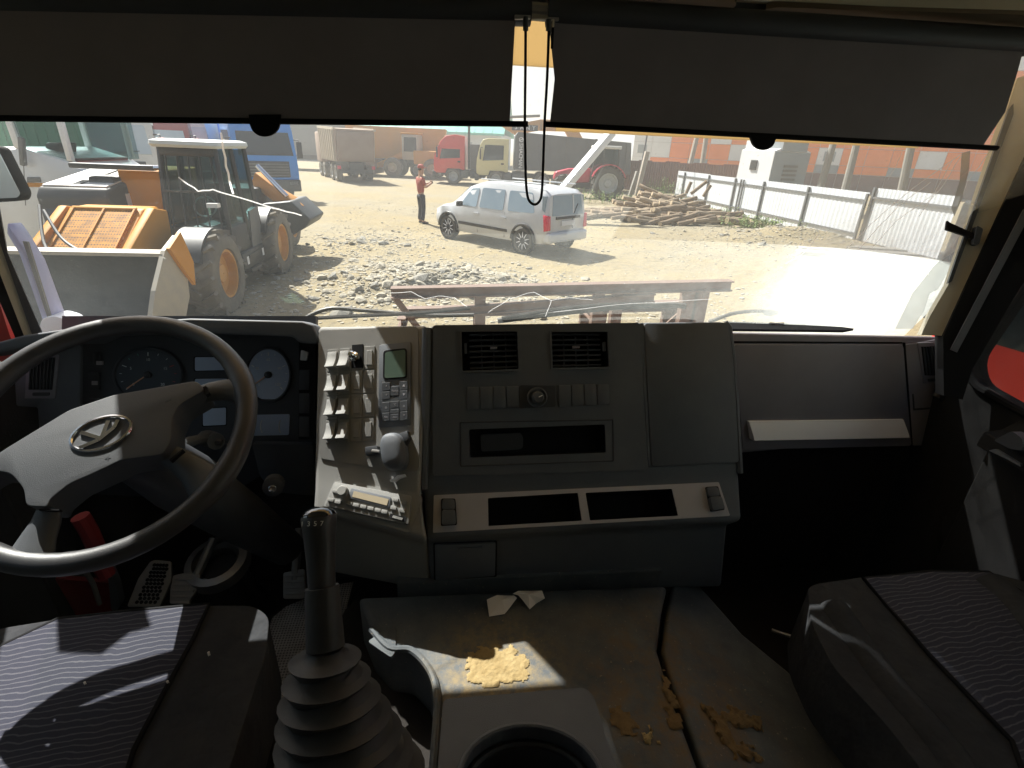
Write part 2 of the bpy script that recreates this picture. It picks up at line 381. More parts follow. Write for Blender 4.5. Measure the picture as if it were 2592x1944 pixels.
mat('maroon', (.30, .03, .04), .45, (.34, .05, .05), 3, .7)
mat('cream_cab', (.68, .60, .30), .4, (.64, .56, .29), 3, .7, coat=.3)
mat('blue_cab', (.005, .20, .62), .4, (.01, .22, .64), 3, .7, coat=.3)
mat('dark_grey_body', (.055, .062, .066), .6, (.085, .09, .092), 1.5, .8)
mat('grey_body', (.19, .20, .20), .6, (.23, .23, .22), 1.5, .8)
mat('brown_body', (.24, .16, .12), .75, (.32, .24, .18), 1.2, .9)
mat('dusty_rib', (.50, .44, .34), .8, (.42, .35, .27), 3, .8)
mat('orange_body', (.64, .27, .03), .7, (.54, .26, .06), 1.5, .8)
mat('green_roof', (.10, .44, .36), .55, (.13, .48, .40), .5, .8)
mat('pale_wall', (.60, .60, .58), .8, (.54, .54, .52), 1, .8)
mat('orange_panel', (.95, .22, .008), .55, (.88, .20, .015), .6, .8)
mat('white_panel', (.78, .78, .77), .6, (.74, .74, .73), .7, .8)
mat('grey_panel', (.26, .29, .31), .6, (.29, .32, .33), .8, .8)
mat('brown_fence', (.13, .055, .04), .6, (.16, .07, .05), 1.5, .8)
mat('fence_white', (.60, .63, .66), .5, (.55, .57, .59), 1.2, .8)
mat('post_grey', (.10, .11, .12), .6, (.15, .15, .15), 6, .8)
mat('concrete', (.27, .26, .235), .9, (.22, .21, .185), 4, .9, bump=.4, bscale=12)
mat('concrete_pale', (.60, .60, .57), .9, (.52, .51, .47), 2, .9, bump=.3, bscale=12)
mat('pole_wood', (.40, .35, .29), .9, (.30, .26, .21), 5, .9)
mat('log_bark', (.17, .12, .075), .9, (.27, .20, .13), 9, .9, bump=.6, bscale=30)
mat('log_pale', (.36, .28, .19), .9, (.27, .21, .14), 6, .9, bump=.4, bscale=30)
mat('log_end', (.42, .33, .22), .9, (.34, .26, .16), 12, .9)
mat('weed', (.10, .17, .03), .7, (.17, .22, .05), 3, .8)
mat('rack_steel', (.13, .078, .055), .75, (.19, .125, .095), 6, .9, bump=.3, bscale=40)
mat('wiper', (.05, .05, .05), .5, (.10, .095, .085), 12, .8)
mat('stone', (.31, .28, .22), .95, (.42, .38, .29), 5, .9, bump=.7, bscale=12)
mat('stone_dark', (.20, .19, .165), .95, (.30, .28, .23), 5, .9, bump=.7, bscale=12)
mat('lamp_red', (.60, .015, .05), .25)
mat('lamp_clear', (.75, .78, .80), .15)
mat('skin', (.42, .24, .16), .6)
mat('shirt', (.34, .085, .06), .85, (.28, .07, .05), 12, .8)
mat('trousers', (.030, .032, .042), .85, (.045, .046, .055), 12, .8)
mat('shoe', (.05, .045, .04), .8)
mat('hair', (.02, .016, .013), .8)
mat('cap_red', (.36, .10, .08), .85)
mat('phone', (.012, .012, .014), .3)
mat('tractor_red', (.52, .03, .06), .35, coat=.3)

def ground_mat():
    m = mat('dirt', (.34, .29, .19), .95); t = m.node_tree; b = t.nodes['Principled BSDF']; L = t.links
    tc = t.nodes.new('ShaderNodeTexCoord')
    def nz(sc, d, rg=.65):
        n = t.nodes.new('ShaderNodeTexNoise'); n.inputs['Scale'].default_value = sc; n.inputs['Detail'].default_value = d; n.inputs['Roughness'].default_value = rg
        L.new(tc.outputs['Object'], n.inputs['Vector']); return n.outputs['Fac']
    def mix(a, fac, lo, hi, col):
        r = t.nodes.new('ShaderNodeMapRange'); r.inputs[1].default_value = lo; r.inputs[2].default_value = hi; L.new(fac, r.inputs[0])
        x = t.nodes.new('ShaderNodeMix'); x.data_type = 'RGBA'; L.new(r.outputs[0], x.inputs[0])
        if isinstance(a, tuple): x.inputs[6].default_value = a
        else: L.new(a, x.inputs[6])
        x.inputs[7].default_value = col; return x.outputs[2]
    c = mix((.30, .235, .122, 1), nz(.16, 5), .40, .62, (.285, .245, .165, 1))
    c = mix(c, nz(.9, 6), .5, .75, (.24, .20, .13, 1))
    c = mix(c, nz(7, 7, .75), .52, .72, (.17, .15, .11, 1))
    c = mix(c, nz(22, 5, .8), .60, .70, (.42, .38, .29, 1))
    L.new(c, b.inputs['Base Color'])
    bp = t.nodes.new('ShaderNodeBump'); bp.inputs['Strength'].default_value = .9; bp.inputs['Distance'].default_value = .09; L.new(nz(5, 9, .75), bp.inputs['Height']); L.new(bp.outputs['Normal'], b.inputs['Normal'])
ground_mat()

mat('door_card', (.013, .013, .014), .85, (.018, .018, .018), 6, .8, bump=.2, bscale=500, spec=.2)

mat('car_glass', (.20, .27, .33), .12, (.26, .33, .38), 1.5, .7, spec=.8)

mat('car_paint', (.56, .575, .59), .32, (.52, .53, .535), 3, .8, coat=.4)
# =================================================================== THE YARD OUTSIDE
def gz(x, y):          # terrain height
    h = .06*noise.noise(V((x*.35, y*.35, 1)))+.025*noise.noise(V((x*1.7, y*1.7, 3)))
    # bank of spoil along the white fence
    d = math.hypot((x-11.2)/3.2, (y-16.6)/2.6); h += .55*max(0, 1-d)**1.2*(1+.3*noise.noise(V((x*1.2, y*1.2, 5))))
    # heap of broken rock in the near middle
    d = math.hypot((x+.6)/2.6, (y-10.0)/1.9); h += .30*max(0, 1-d)*(1+.6*noise.noise(V((x*1.6, y*1.6, 9))))
    f = max(0, min(1, (y-3)/3)); return h*f
def axis(lo, hi, near, step, far):
    v = []; t = near[0]
    while t <= near[1]: v.append(t); t += step
    t = near[1]+far; s = far
    while t < hi: v.append(t); s *= 1.35; t += s
    v.append(hi); t = near[0]-far; s = far; a = []
    while t > lo: a.append(t); s *= 1.35; t -= s
    return [lo]+a[::-1]+v
xs = axis(-500, 500, (-7, 15), .16, .5); ys = axis(-60, 700, (3, 26), .16, .5)
bm = B(); g = [[bm.verts.new((x, y, gz(x, y) if -16 < x < 22 and 3 < y < 45 else 0)) for x in xs] for y in ys]
for j in range(len(ys)-1):
    for i in range(len(xs)-1): bm.faces.new((g[j][i], g[j][i+1], g[j+1][i+1], g[j+1][i]))
tag(build(bm, 'ground', 'dirt', smooth=True, ang=80), kind='structure')

# ---- stones: the larger ones singly, the rest as one scatter
def rock(seed):
    random.seed(seed); bm = B(); bmesh.ops.create_icosphere(bm, subdivisions=1, radius=1)
    sx, sy, sz = random.uniform(.8, 1.4), random.uniform(.6, 1), random.uniform(.3, .6)
    for v in bm.verts:
        k = random.uniform(.65, 1.2); v.co = V((v.co.x*sx*k, v.co.y*sy*k, v.co.z*sz*k))
    return bm
rocks = []
for s in range(8):
    b_ = rock(s); me = bpy.data.meshes.new('stone'); b_.to_mesh(me); b_.free(); me.materials.append(MATS['stone' if s % 3 else 'stone_dark']); rocks.append(me)
random.seed(3); spots = []
def stone_spot():
    z = random.random()
    if z < .62: return random.gauss(-.5, 1.35), random.gauss(9.9, 1.0)
    if z < .80: return random.gauss(-2.2, 1.0), random.gauss(14.2, 1.4)
    return random.gauss(10.6, 1.7), random.gauss(16.4, 1.2)
n_ = 0
while n_ < 230:
    x, y = stone_spot()
    if y < 7.5 or (x < -3.2 and y < 12) or (-.9 < x < 4 and 12.6 < y < 17): continue
    s_ = random.choice([.05, .06, .07, .09, .11, .14]) * (1.25 if y < 9.6 and random.random() < .4 else 1)
    o = bpy.data.objects.new('stone', random.choice(rocks)); COL.objects.link(o); o.location = (x, y, gz(x, y)+s_*.12)
    o.scale = (s_, s_, s_*random.uniform(.8, 1.3)); o.rotation_euler = (random.uniform(-.5, .5), random.uniform(-.5, .5), random.uniform(0, 6.3))
    big = 'large flat' if s_ > .085 else 'small'; wh = 'in the broken rock heap just beyond the steel rack' if y < 12.3 and x < 6 else 'on the rough track left of the standing man' if x < 4 else 'on the spoil bank below the white fence'
    tag(o, f'{big} grey-brown stone lying {wh}', 'stone', f'{big} stones {wh}'); n_ += 1
bm = B()
tmpl = []
for s in range(5):
    b_ = rock(40+s); tmpl.append(([v.co.copy() for v in b_.verts], [[v.index for v in f.verts] for f in b_.faces])); b_.free()
random.seed(5); V_, F_ = [], []
for k in range(9000):
    t_ = random.random()
    if t_ < .55: x, y = stone_spot()
    else:
        y = 7+19*random.random()**1.3; x = random.uniform(-4, 13) if y > 9 else random.uniform(-3.2, 5)
    if y < 6.6 or x > 13.2: continue
    if t_ >= .55 and noise.noise(V((x*.3, y*.3, 7))) < .0 and random.random() < .75: continue
    s_ = random.uniform(.012, .05)*(1 if random.random() < .8 else 1.5); vs, fs = random.choice(tmpl); a = random.uniform(0, 6.3); ca, sa = math.cos(a), math.sin(a); z = gz(x, y)+s_*.1; b0 = len(V_)
    for v in vs: V_.append((x+s_*(v.x*ca-v.y*sa), y+s_*(v.x*sa+v.y*ca), z+s_*v.z))
    for f in fs: F_.append([b0+i for i in f])
me = bpy.data.meshes.new('gravel'); me.from_pydata(V_, [], F_); me.materials.append(MATS['stone']); o = bpy.data.objects.new('gravel', me); COL.objects.link(o); tag(o, kind='stuff')

# ---- vehicle builders (local: +Y forward, +X right, ground at z = 0)
def wheel(par, p, r, w_, rim='rim_grey', side=1, tyre='tyre', lugs=0, tr=.62, spokes=0, n=28):
    n_ = V((side, 0, 0)); m = frame((0, 0, 0), n_)
    bm = B(); lathe(bm, [(tr*r, -.5*w_), (.88*r, -.5*w_), (.97*r, -.42*w_), (r, -.3*w_), (r, .3*w_), (.97*r, .42*w_), (.88*r, .5*w_), (tr*r*1.03, .48*w_), (tr*r, .40*w_), (tr*r*.98, .1*w_)], m, n, cap=False)
    for k in range(lugs):
        a = 2*math.pi*k/lugs; s_ = 1 if k % 2 else -1
        c = V((s_*w_*.23, math.cos(a)*r*1.0, math.sin(a)*r*1.0))
        box(bm, c, (w_*.58, r*.15, r*.085), Matrix.Rotation(a, 4, 'X') @ Matrix.Rotation(s_*.6, 4, 'Y'))
    t = build(bm, 'wheel', tyre, par, smooth=True, ang=40); t.location = p
    R_ = tr*r
    rm = build(lathe(B(), [(R_*.99, .38*w_), (R_*.99, .42*w_), (R_*.90, .42*w_), (R_*.84, .14*w_), (R_*.45, .10*w_), (R_*.36, .24*w_), (R_*.14, .26*w_), (.01, .26*w_)], m, n, cap=False), 'rim', rim, t, smooth=True)
    if spokes:
        bm = B()
        for k in range(spokes):
            a = 2*math.pi*k/spokes
            for d in (.5/spokes, -.5/spokes):
                b = a+2*math.pi*d; beam(bm, m @ V((R_*.16*math.cos(a), R_*.16*math.sin(a), .40*w_)), m @ V((R_*.93*math.cos(b), R_*.93*math.sin(b), .44*w_)), R_*.05, R_*.05, n_)
        build(bm, 'spokes', 'bright_silver', t)
    return t
def quad(par, pts, n, h, m, name, bevel=0):
    n = V(n).normalized(); return build(extr(B(), [V(p)+n*h for p in pts], -n*(h+.012)), name, m, par, smooth=bool(bevel), bevel=bevel)
def truck(label, loc, rz, paint, H=3.0, group=None, high=0, m_grille='machine_black', name='truck', dusty=False, cat='truck', wheels=True, rim='rim_grey'):
    t = empty(name, label, cat, loc, rz, group); W = 1.22; Wd = 'tyre_dusty' if dusty else 'tyre'
    prof = [(-.75, .95), (-.75, H), (.55, H), (.95, H-.08), (1.12, H-.35), (1.36, 1.72), (1.40, 1.25), (1.38, .72), (.58, .72), (.50, 1.02), (-.45, 1.02), (-.55, .95)]
    if high: prof[1:4] = [(-.75, H+high*.85), (-.1, H+high), (.55, H+high*.8)]; prof.insert(4, (.92, H+.05))
    bm = prism(B(), prof, -W, W); c = build(bm, 'cab', paint, t, smooth=True, bevel=.06, seg=3, ang=50)
    a, b = V((0, 1.345, 1.80)), V((0, 1.135, H-.42)); n = V((0, (b-a).z, -(b-a).y))
    quad(t, [(-1.08, a.y, a.z), (1.08, a.y, a.z), (1.02, b.y, b.z), (-1.02, b.y, b.z)], n, .02, 'dark_glass', 'windscreen')
    for s in (-1, 1): build(beam(B(), (s*.05, 1.40, 1.82), (s*.75, 1.385, 1.90), .02, .02), 'wiper', 'black', t)
    for s in (-1, 1):
        d = quad(t, [(s*W, -.52, 1.05), (s*W, .62, 1.05), (s*W, 1.05, 1.35), (s*W, 1.12, 1.70), (s*W, .92, H-.30), (s*W, -.52, H-.30)], (s, 0, 0), .012, paint, 'door', .01)
        quad(d, [(s*(W+.012), -.42, 1.72), (s*(W+.012), .98, 1.62), (s*(W+.012), .82, H-.40), (s*(W+.012), -.42, H-.40)], (s, 0, 0), .008, 'dark_glass', 'side_window')
        quad(d, [(s*(W+.012), -.44, 1.42), (s*(W+.012), -.26, 1.42), (s*(W+.012), -.26, 1.52), (s*(W+.012), -.44, 1.52)], (s, 0, 0), .02, 'black', 'handle')
        mr = build(bx(B(), s*(W+.10), s*(W+.32), 1.08, 1.18, 1.70, 2.35), 'mirror', 'machine_black', t, smooth=True, bevel=.03)
        build(tube(B(), [(s*W, 1.0, 2.42), (s*(W+.2), 1.12, 2.42), (s*(W+.2), 1.12, 2.3)], .02, 6), 'arm', 'machine_black', mr)
        build(bx(B(), s*.72, s*1.12, 1.40, 1.50, .62, .82), 'headlight', 'lamp_clear', t, smooth=True, bevel=.03)
        build(tube(B(), [(s*(W-.12), .06+.56*math.cos(q), .52+.56*math.sin(q)) for q in [math.pi*k/10 for k in range(11)]], .07, 6), 'fender', 'machine_black', t)
        build(bx(B(), s*.95, s*1.24, -.95, -.50, .42, .92), 'step_box', 'machine_grey', t, smooth=True, bevel=.03)
    build(bx(B(), -1.22, 1.22, 1.22, 1.50, .38, .86), 'bumper', m_grille, t, smooth=True, bevel=.05)
    gr = build(bx(B(), -.85, .85, 1.38, 1.415, .95, 1.58), 'grille', m_grille, t, smooth=True, bevel=.02)
    for k in range(5): build(bx(B(), -.80, .80, 1.41, 1.44, 1.0+k*.11, 1.05+k*.11), 'grille_bar', 'machine_grey', gr)
    bm = B(); bx(bm, -.45, -.32, -5.6, .9, .62, .86); bx(bm, .32, .45, -5.6, .9, .62, .86); build(bm, 'chassis', 'machine_black', t)
    if wheels:
        for s in (-1, 1):
            for y_ in (.06, -3.1, -4.45): wheel(t, (s*1.02, y_, .52), .52, .34, rim, s, Wd, n=22)
        for s in (-1, 1): build(cyl(B(), (s*.75, -1.1, .70), (s*.75, -2.1, .70), .30, 14), 'fuel_tank', 'machine_grey', t, smooth=True)
    return t
def ribbed(par, pts, n, count, m, w_=.09, d=.09, name='rib'):
    """upright stiffening ribs on the quad pts (bottom-left, bottom-right, top-right, top-left)"""
    P = [V(p) for p in pts]; n = V(n)
    for k in range(count):
        t = (k+.5)/count; build(beam(B(), P[0].lerp(P[1], t)+n*d/2, P[3].lerp(P[2], t)+n*d/2, w_, d, n), name, m, par)

# ---- white estate car
car = empty('estate_car', 'white dusty estate car parked by the log pile, seen from its left rear', 'car', (0, 0, 0))
rw, fw_ = Zp(1331, 642, .0), Zp(1136, 601, .0); hd = (fw_-rw).normalized(); rzc = math.atan2(-hd.x, hd.y)
car.rotation_euler = (0, 0, rzc); rightv = V((hd.y, -hd.x, 0))
wb = 2.92; mid = (fw_+rw)/2+rightv*.80; car.location = (mid.x, mid.y, 0)
st = [  # y, zbot, zbelt, ztop, half width low, half width belt, half width top
 (-2.20, .46, .86, .98, .74, .74, .70), (-2.12, .34, .96, 1.50, .82, .82, .64), (-1.95, .30, .98, 1.60, .855, .84, .66), (-1.3, .27, .97, 1.655, .875, .865, .67), (-.4, .25, .95, 1.67, .875, .87, .68), (.3, .25, .93, 1.64, .875, .87, .67),
 (.75, .25, .92, 1.50, .875, .865, .64), (1.15, .25, .925, 1.20, .875, .86, .66), (1.38, .25, .93, 1.00, .875, .86, .72), (1.75, .27, .88, .93, .865, .84, .70), (2.05, .32, .78, .83, .82, .78, .62), (2.24, .42, .62, .66, .66, .62, .5)]
rings = []
for y, zb_, zl, zt, w0, w1, w2 in st:
    rr_ = [(-w0*.92, zb_), (-w0, zb_+.14), (-w0-.012, (zb_+zl)*.52), (-w1, zl), (-(w1*.28+w2*.72)-.03, zl+(zt-zl)*.72), (-w2, zt-.05*(zt-zl)), (-w2*.55, zt), (w2*.55, zt), (w2, zt-.05*(zt-zl)), ((w1*.28+w2*.72)+.03, zl+(zt-zl)*.72), (w1, zl), (w0+.012, (zb_+zl)*.52), (w0, zb_+.14), (w0*.92, zb_)]
    rings.append([V((x, y, z)) for x, z in rr_])
build(loft(B(), rings), 'body', 'car_paint', car, smooth=True, ang=50)
def cint(y, k):
    for a, b in zip(st, st[1:]):
        if a[0] <= y <= b[0]: t = (y-a[0])/(b[0]-a[0]); return a[k]+(b[k]-a[k])*t
def side_pt(y, z, s):
    zb_, zl, zt, w0, w1, w2 = [cint(y, k) for k in range(1, 7)]
    P = [(w0, zb_+.14), (w0+.012, (zb_+zl)*.52), (w1, zl), ((w1*.28+w2*.72)+.03, zl+(zt-zl)*.72), (w2, zt-.05*(zt-zl))]
    for a, b in zip(P, P[1:]):
        if a[1] <= z <= b[1]+1e-6: t = (z-a[1])/(b[1]-a[1]); return V((s*(a[0]+(b[0]-a[0])*t), y, z))
    return V((s*(P[-1][0] if z > P[-1][1] else P[0][0]), y, z))
def cpatch(par, yz_, s, h, m, name, thick=.01):
    P = [side_pt(y, z, s)+V((s*h, 0, 0)) for y, z in yz_]; return build(extr(B(), P, V((-s*(thick+h), 0, 0))), name, m, par, smooth=True)
for s in (-1, 1):
    cpatch(car, rnd([(.98, .985), (.30, .985), (.26, 1.47), (.62, 1.44)], .05), s, .010, 'car_glass', 'side_window')
    cpatch(car, rnd([(.18, .985), (-.72, .995), (-.70, 1.50), (.15, 1.49)], .05), s, .010, 'car_glass', 'side_window')
    cpatch(car, rnd([(-.88, 1.0), (-1.78, 1.03), (-1.62, 1.50), (-.85, 1.50)], .06), s, .010, 'car_glass', 'side_window')
    cpatch(car, [(1.0, .47), (-.90, .47), (-.90, .54), (1.0, .55)], s, .018, 'machine_black', 'rub_strip')
    for y_ in (.24, -.79): cpatch(car, [(y_, .32), (y_-.008, .32), (y_-.008, .96), (y_, .96)], s, .004, 'machine_grey', 'door_seam')
    for y_ in (.38, -.66): cpatch(car, rnd([(y_, .79), (y_-.2, .79), (y_-.2, .84), (y_, .84)], .02), s, .03, 'car_paint', 'door_handle', .02)
    for y_ in (1.46, -1.46):
        cen = V((s*.868, y_, .33)); bm = B(); n_ = 24
        ring_ = [cen+V((s*.014, .40*math.cos(math.pi*k/n_), .40*math.sin(math.pi*k/n_)+.0)) for k in range(n_+1)]
        build(tube(B(), ring_, .035, 8), 'wheel_arch', 'machine_black', car, smooth=True)
        build(lathe(B(), [(.39, 0), (.385, .012)], frame(cen+V((s*.002, 0, 0)), (s, 0, 0)), 32), 'wheel_well', 'black', car)  # black disc in place of the shaded hollow round the wheel
        wheel(car, (s*.79, y_, .325), .325, .21, 'machine_grey', s, 'tyre', spokes=10, tr=.74, n=32)
    build(bx(B(), s*.60, s*.65, -1.9, .35, 1.685, 1.715), 'roof_rail', 'car_paint', car, smooth=True, bevel=.012)
    mr = build(bx(B(), s*.90, s*1.08, .78, .90, .96, 1.10), 'mirror', 'machine_black', car, smooth=True, bevel=.03)
    build(prism(B(), [(-2.10, .62), (-2.225, .66), (-2.20, 1.0), (-2.06, 1.02)], s*.70, s*.835), 'tail_lamp', 'lamp_red', car, smooth=True, bevel=.01)
    build(prism(B(), [(-2.10, 1.03), (-2.06, 1.45), (-1.98, 1.45), (-2.0, 1.03)], s*.70, s*.80), 'rear_quarter_pane', 'car_glass', car)
rn = V((0, -1, .18))
quad(car, [(-.64, -2.185, .99), (.64, -2.185, .99), (.57, -2.115, 1.46), (-.57, -2.115, 1.46)], rn, .02, 'car_glass', 'rear_window')
for s in (-1, 1):
    pass
quad(car, [(.20, -2.22, .66), (.26, -2.22, .66), (.26, -2.115, 1.49), (.20, -2.115, 1.49)], rn, .026, 'car_paint', 'centre_post')
quad(car, [(-.50, -2.215, .90), (.50, -2.215, .90), (.50, -2.205, .965), (-.50, -2.205, .965)], rn, .02, 'machine_black', 'plate_garnish')
quad(car, [(-.27, -2.225, .74), (.27, -2.225, .74), (.27, -2.215, .86), (-.27, -2.215, .86)], rn, .02, 'white_panel', 'number_plate')
build(bx(B(), -.80, .80, -2.30, -2.05, .34, .60), 'bumper', 'car_paint', car, smooth=True, bevel=.06, seg=3)
build(beam(B(), (.25, -2.20, 1.03), (.42, -2.17, 1.25), .02, .015), 'rear_wiper', 'black', car)
quad(car, [(-.70, 1.34, 1.02), (.70, 1.34, 1.02), (.62, .80, 1.46), (-.62, .80, 1.46)], (0, .62, .78), .012, 'car_glass', 'windscreen')

# ---- man with a phone
px_, py_ = Zp(1068, 568, 0).x, Zp(1068, 568, 0).y; gp_ = gz(px_, py_)
man = empty('person', 'man in reddish shirt and dark trousers holding a phone, left of the white car', 'person', (px_, py_, gp_), R(-62))
def skinned(name, pts, edges, m, par, root=0, sub=2):
    me = bpy.data.meshes.new(name); me.from_pydata([p[:3] for p in pts], edges, []); o = bpy.data.objects.new(name, me); COL.objects.link(o); o.parent = par; me.materials.append(MATS[m])
    sk_ = o.modifiers.new('skin', 'SKIN'); sk_.use_smooth_shade = True
    for i, v in enumerate(me.skin_vertices[0].data): v.radius = (pts[i][3], pts[i][4] if len(pts[i]) > 4 else pts[i][3]); v.use_root = i == root
    su = o.modifiers.new('sub', 'SUBSURF'); su.levels = sub; su.render_levels = sub; return o
# faces +Y; both forearms raised to hold the phone at chest height
J = [(0, 0, .96, .145, .11), (0, -.005, 1.18, .13, .10), (0, 0, 1.40, .15, .10), (0, .01, 1.50, .06), (0, .03, 1.60, .075, .09), (0, .04, 1.70, .085, .10), (0, .03, 1.77, .06),
 (-.20, -.01, 1.43, .06), (-.27, .03, 1.17, .045), (-.12, .30, 1.27, .035), (-.06, .38, 1.30, .03), (.20, -.01, 1.43, .06), (.27, .04, 1.17, .045), (.12, .31, 1.28, .035), (.06, .38, 1.31, .03),
 (-.10, 0, .88, .09), (-.12, .03, .50, .065), (-.13, -.02, .10, .045), (-.14, .14, .04, .035), (.10, 0, .88, .09), (.12, .02, .50, .065), (.13, -.03, .10, .045), (.15, .13, .04, .035)]
E_ = [(0, 1), (1, 2), (2, 3), (3, 4), (4, 5), (5, 6), (2, 7), (7, 8), (8, 9), (9, 10), (2, 11), (11, 12), (12, 13), (13, 14), (0, 15), (15, 16), (16, 17), (17, 18), (0, 19), (19, 20), (20, 21), (21, 22)]
body = skinned('body', [tuple(list(p[:3])+[r_*(.70 if i in (0, 1, 2, 15, 19) else 1) for r_ in p[3:]]) for i, p in enumerate(J)], E_, 'skin', man)
def sub_(idx, k): return [tuple(list(J[i][:3])+[r_*k for r_ in J[i][3:]]) for i in idx]
si = [2, 1, 0, 7, 8, 11, 12]; sp2 = [list(p) for p in sub_(si, 1.16)]; sp2[2][2] = .93; sp2[4] = [-.262, .025, 1.20, .058]; sp2[6] = [.262, .035, 1.20, .058]
skinned('shirt', [tuple(p) for p in sp2], [(0, 1), (1, 2), (0, 3), (3, 4), (0, 5), (5, 6)], 'shirt', man)
ti = [0, 15, 16, 17, 19, 20, 21]; tp = [list(p) for p in sub_(ti, 1.22)]; tp[0][2] = .92; tp[0][3] = .115; tp[0][4] = .10; tp[3][3] = tp[6][3] = .068
skinned('trousers', [tuple(p) for p in tp], [(0, 1), (1, 2), (2, 3), (0, 4), (4, 5), (5, 6)], 'trousers', man)
for s in (-1, 1): skinned('shoe', [(s*.13, -.06, .05, .05, .045), (s*.135, .08, .045, .055, .04), (s*.145, .19, .035, .045, .03)], [(0, 1), (1, 2)], 'shoe', man, sub=2)
skinned('hair', [(0, .0, 1.66, .085, .085), (0, .0, 1.76, .085, .09)], [(0, 1)], 'hair', man)
cap_ = build(lathe(B(), [(.108, .0), (.110, .04), (.095, .09), (.05, .12), (.01, .125)], Matrix.Translation((0, .025, 1.745)), 20), 'cap', 'cap_red', man, smooth=True)
build(extr(B(), [V((x, y, 1.755)) for x, y in rnd([(-.08, .10), (.08, .10), (.07, .22), (-.07, .22)], .05)], V((0, 0, .012))), 'brim', 'cap_red', cap_)
for s in (-1, 1):
    for k in range(4): skinned('finger', [(s*(.055-.004*k), .375+.0*k, 1.285+.018*k, .012), (s*.045, .41, 1.287+.018*k, .010), (s*.012, .418, 1.288+.018*k, .009)], [(0, 1), (1, 2)], 'skin', body, sub=1)
    skinned('thumb', [(s*.055, .37, 1.33, .013), (s*.05, .375, 1.365, .011), (s*.03, .392, 1.375, .010)], [(0, 1), (1, 2)], 'skin', body, sub=1)
    build(lathe(B(), [(.012, 0), (.012, .004)], frame((s*.035, .138, 1.705), (s*.2, 1, 0)), 10), 'eye', 'white_paint', body)
tag(build(bx(B(), -.075, .075, -.005, .006, -.04, .04), 'phone', 'phone', None, smooth=True, bevel=.004), 'black phone held in both hands by the man', 'phone')
ph = bpy.data.objects['phone']; ph.rotation_euler = (0, 0, R(-62)); c_, s__ = math.cos(R(-62)), math.sin(R(-62)); ph.location = (px_-.405*s__, py_+.405*c_, gp_+1.315)

# ---- yellow telehandler facing the viewer
th = empty('telehandler', 'yellow telehandler with a dark glazed cab and wide bucket, nearest machine on the left', 'telehandler', (-4.5, 8.15, 0))
for y_ in (0, 2.75):
    wheel(th, (.93, y_, .60), .60, .44, 'rim_orange', 1, 'tyre_dusty', lugs=34, tr=.60, n=36); wheel(th, (-.93, y_, .60), .60, .44, 'rim_orange', -1, 'tyre_dusty', lugs=34, tr=.60, n=36)
build(bx(B(), -.62, .62, -.75, 3.6, .42, .80), 'chassis', 'machine_black', th, smooth=True, bevel=.03)
# cab frame: posts, roof, sills and panes
cx0, cx1, cy0, cy1, cz0, cz1 = -.06, .90, .85, 2.25, .72, 2.30
ft = .10   # posts lean in towards the roof
def cp_(x, y, z): t = (z-cz0)/(cz1-cz0); return V((x+(ft*t if x < .4 else -ft*.6*t), y+(.16*t if y < 1.5 else -.05*t), z))
cb_ = build(bx(B(), cx0, cx1, cy0+.05, cy1, cz0-.15, cz0+.42), 'lower_cab', 'machine_black', th, smooth=True, bevel=.04)
for x in (cx0, cx1):
    for y in (cy0, (cy0+cy1)/2+.1, cy1): build(beam(B(), cp_(x, y, cz0+.2), cp_(x, y, cz1), .07, .07), 'post', 'machine_black', th, smooth=True, bevel=.012)
rf_ = build(loft(B(), [[V((x, y, z)) for x, y in rnd([(cx0+.02-e, cy0+.02-e), (cx1-.0+e, cy0+.02-e), (cx1+e, cy1+e), (cx0+.02-e, cy1+e)], .12, 4)] for z, e in ((cz1, .0), (cz1+.04, .03), (cz1+.09, .02), (cz1+.12, -.06))]), 'roof', 'roof_pale', th, smooth=True)
def pane(P, nm='pane'):
    P = [V(p) for p in P]; n_ = (P[1]-P[0]).cross(P[2]-P[0]).normalized(); return build(extr(B(), P, n_*.006), nm, 'cab_glass', th)
pane([cp_(cx0, cy0, cz0+.45), cp_(cx1, cy0, cz0+.45), cp_(cx1, cy0, cz1-.02), cp_(cx0, cy0, cz1-.02)], 'windscreen')
ym = (cy0+cy1)/2+.1
pane([cp_(cx1, cy0, cz0+.45), cp_(cx1, ym, cz0+.45), cp_(cx1, ym, cz1-.02), cp_(cx1, cy0, cz1-.02)], 'side_pane')
pane([cp_(cx1, ym, cz0+.1), cp_(cx1, cy1, cz0+.1), cp_(cx1, cy1, cz1-.02), cp_(cx1, ym, cz1-.02)], 'door_pane'); pane([cp_(cx0, cy0, cz0+.45), cp_(cx0, cy1, cz0+.45), cp_(cx0, cy1, cz1-.02), cp_(cx0, cy0, cz1-.02)], 'side_pane')
pane([cp_(cx0, cy1, cz0+.45), cp_(cx1, cy1, cz0+.45), cp_(cx1, cy1, cz1-.02), cp_(cx0, cy1, cz1-.02)], 'rear_pane')
for k in range(5):
    t = (k+.5)/5; a, b = cp_(cx0, cy0-.03, cz0+.40).lerp(cp_(cx1, cy0-.03, cz0+.40), t), cp_(cx0, cy0-.03, cz1-.05).lerp(cp_(cx1, cy0-.03, cz1-.05), t); build(tube(B(), [a, b], .013, 8), 'guard_bar', 'machine_black', th, smooth=True)
build(beam(B(), cp_(cx0, cy0-.03, cz0+.95), cp_(cx1, cy0-.03, cz0+.95), .03, .03), 'guard_rail', 'machine_black', th)
build(beam(B(), cp_(cx0, cy0, cz1-.06), cp_(cx1, cy0, cz1-.06), .10, .12), 'roof_beam', 'machine_black', th, smooth=True, bevel=.02)
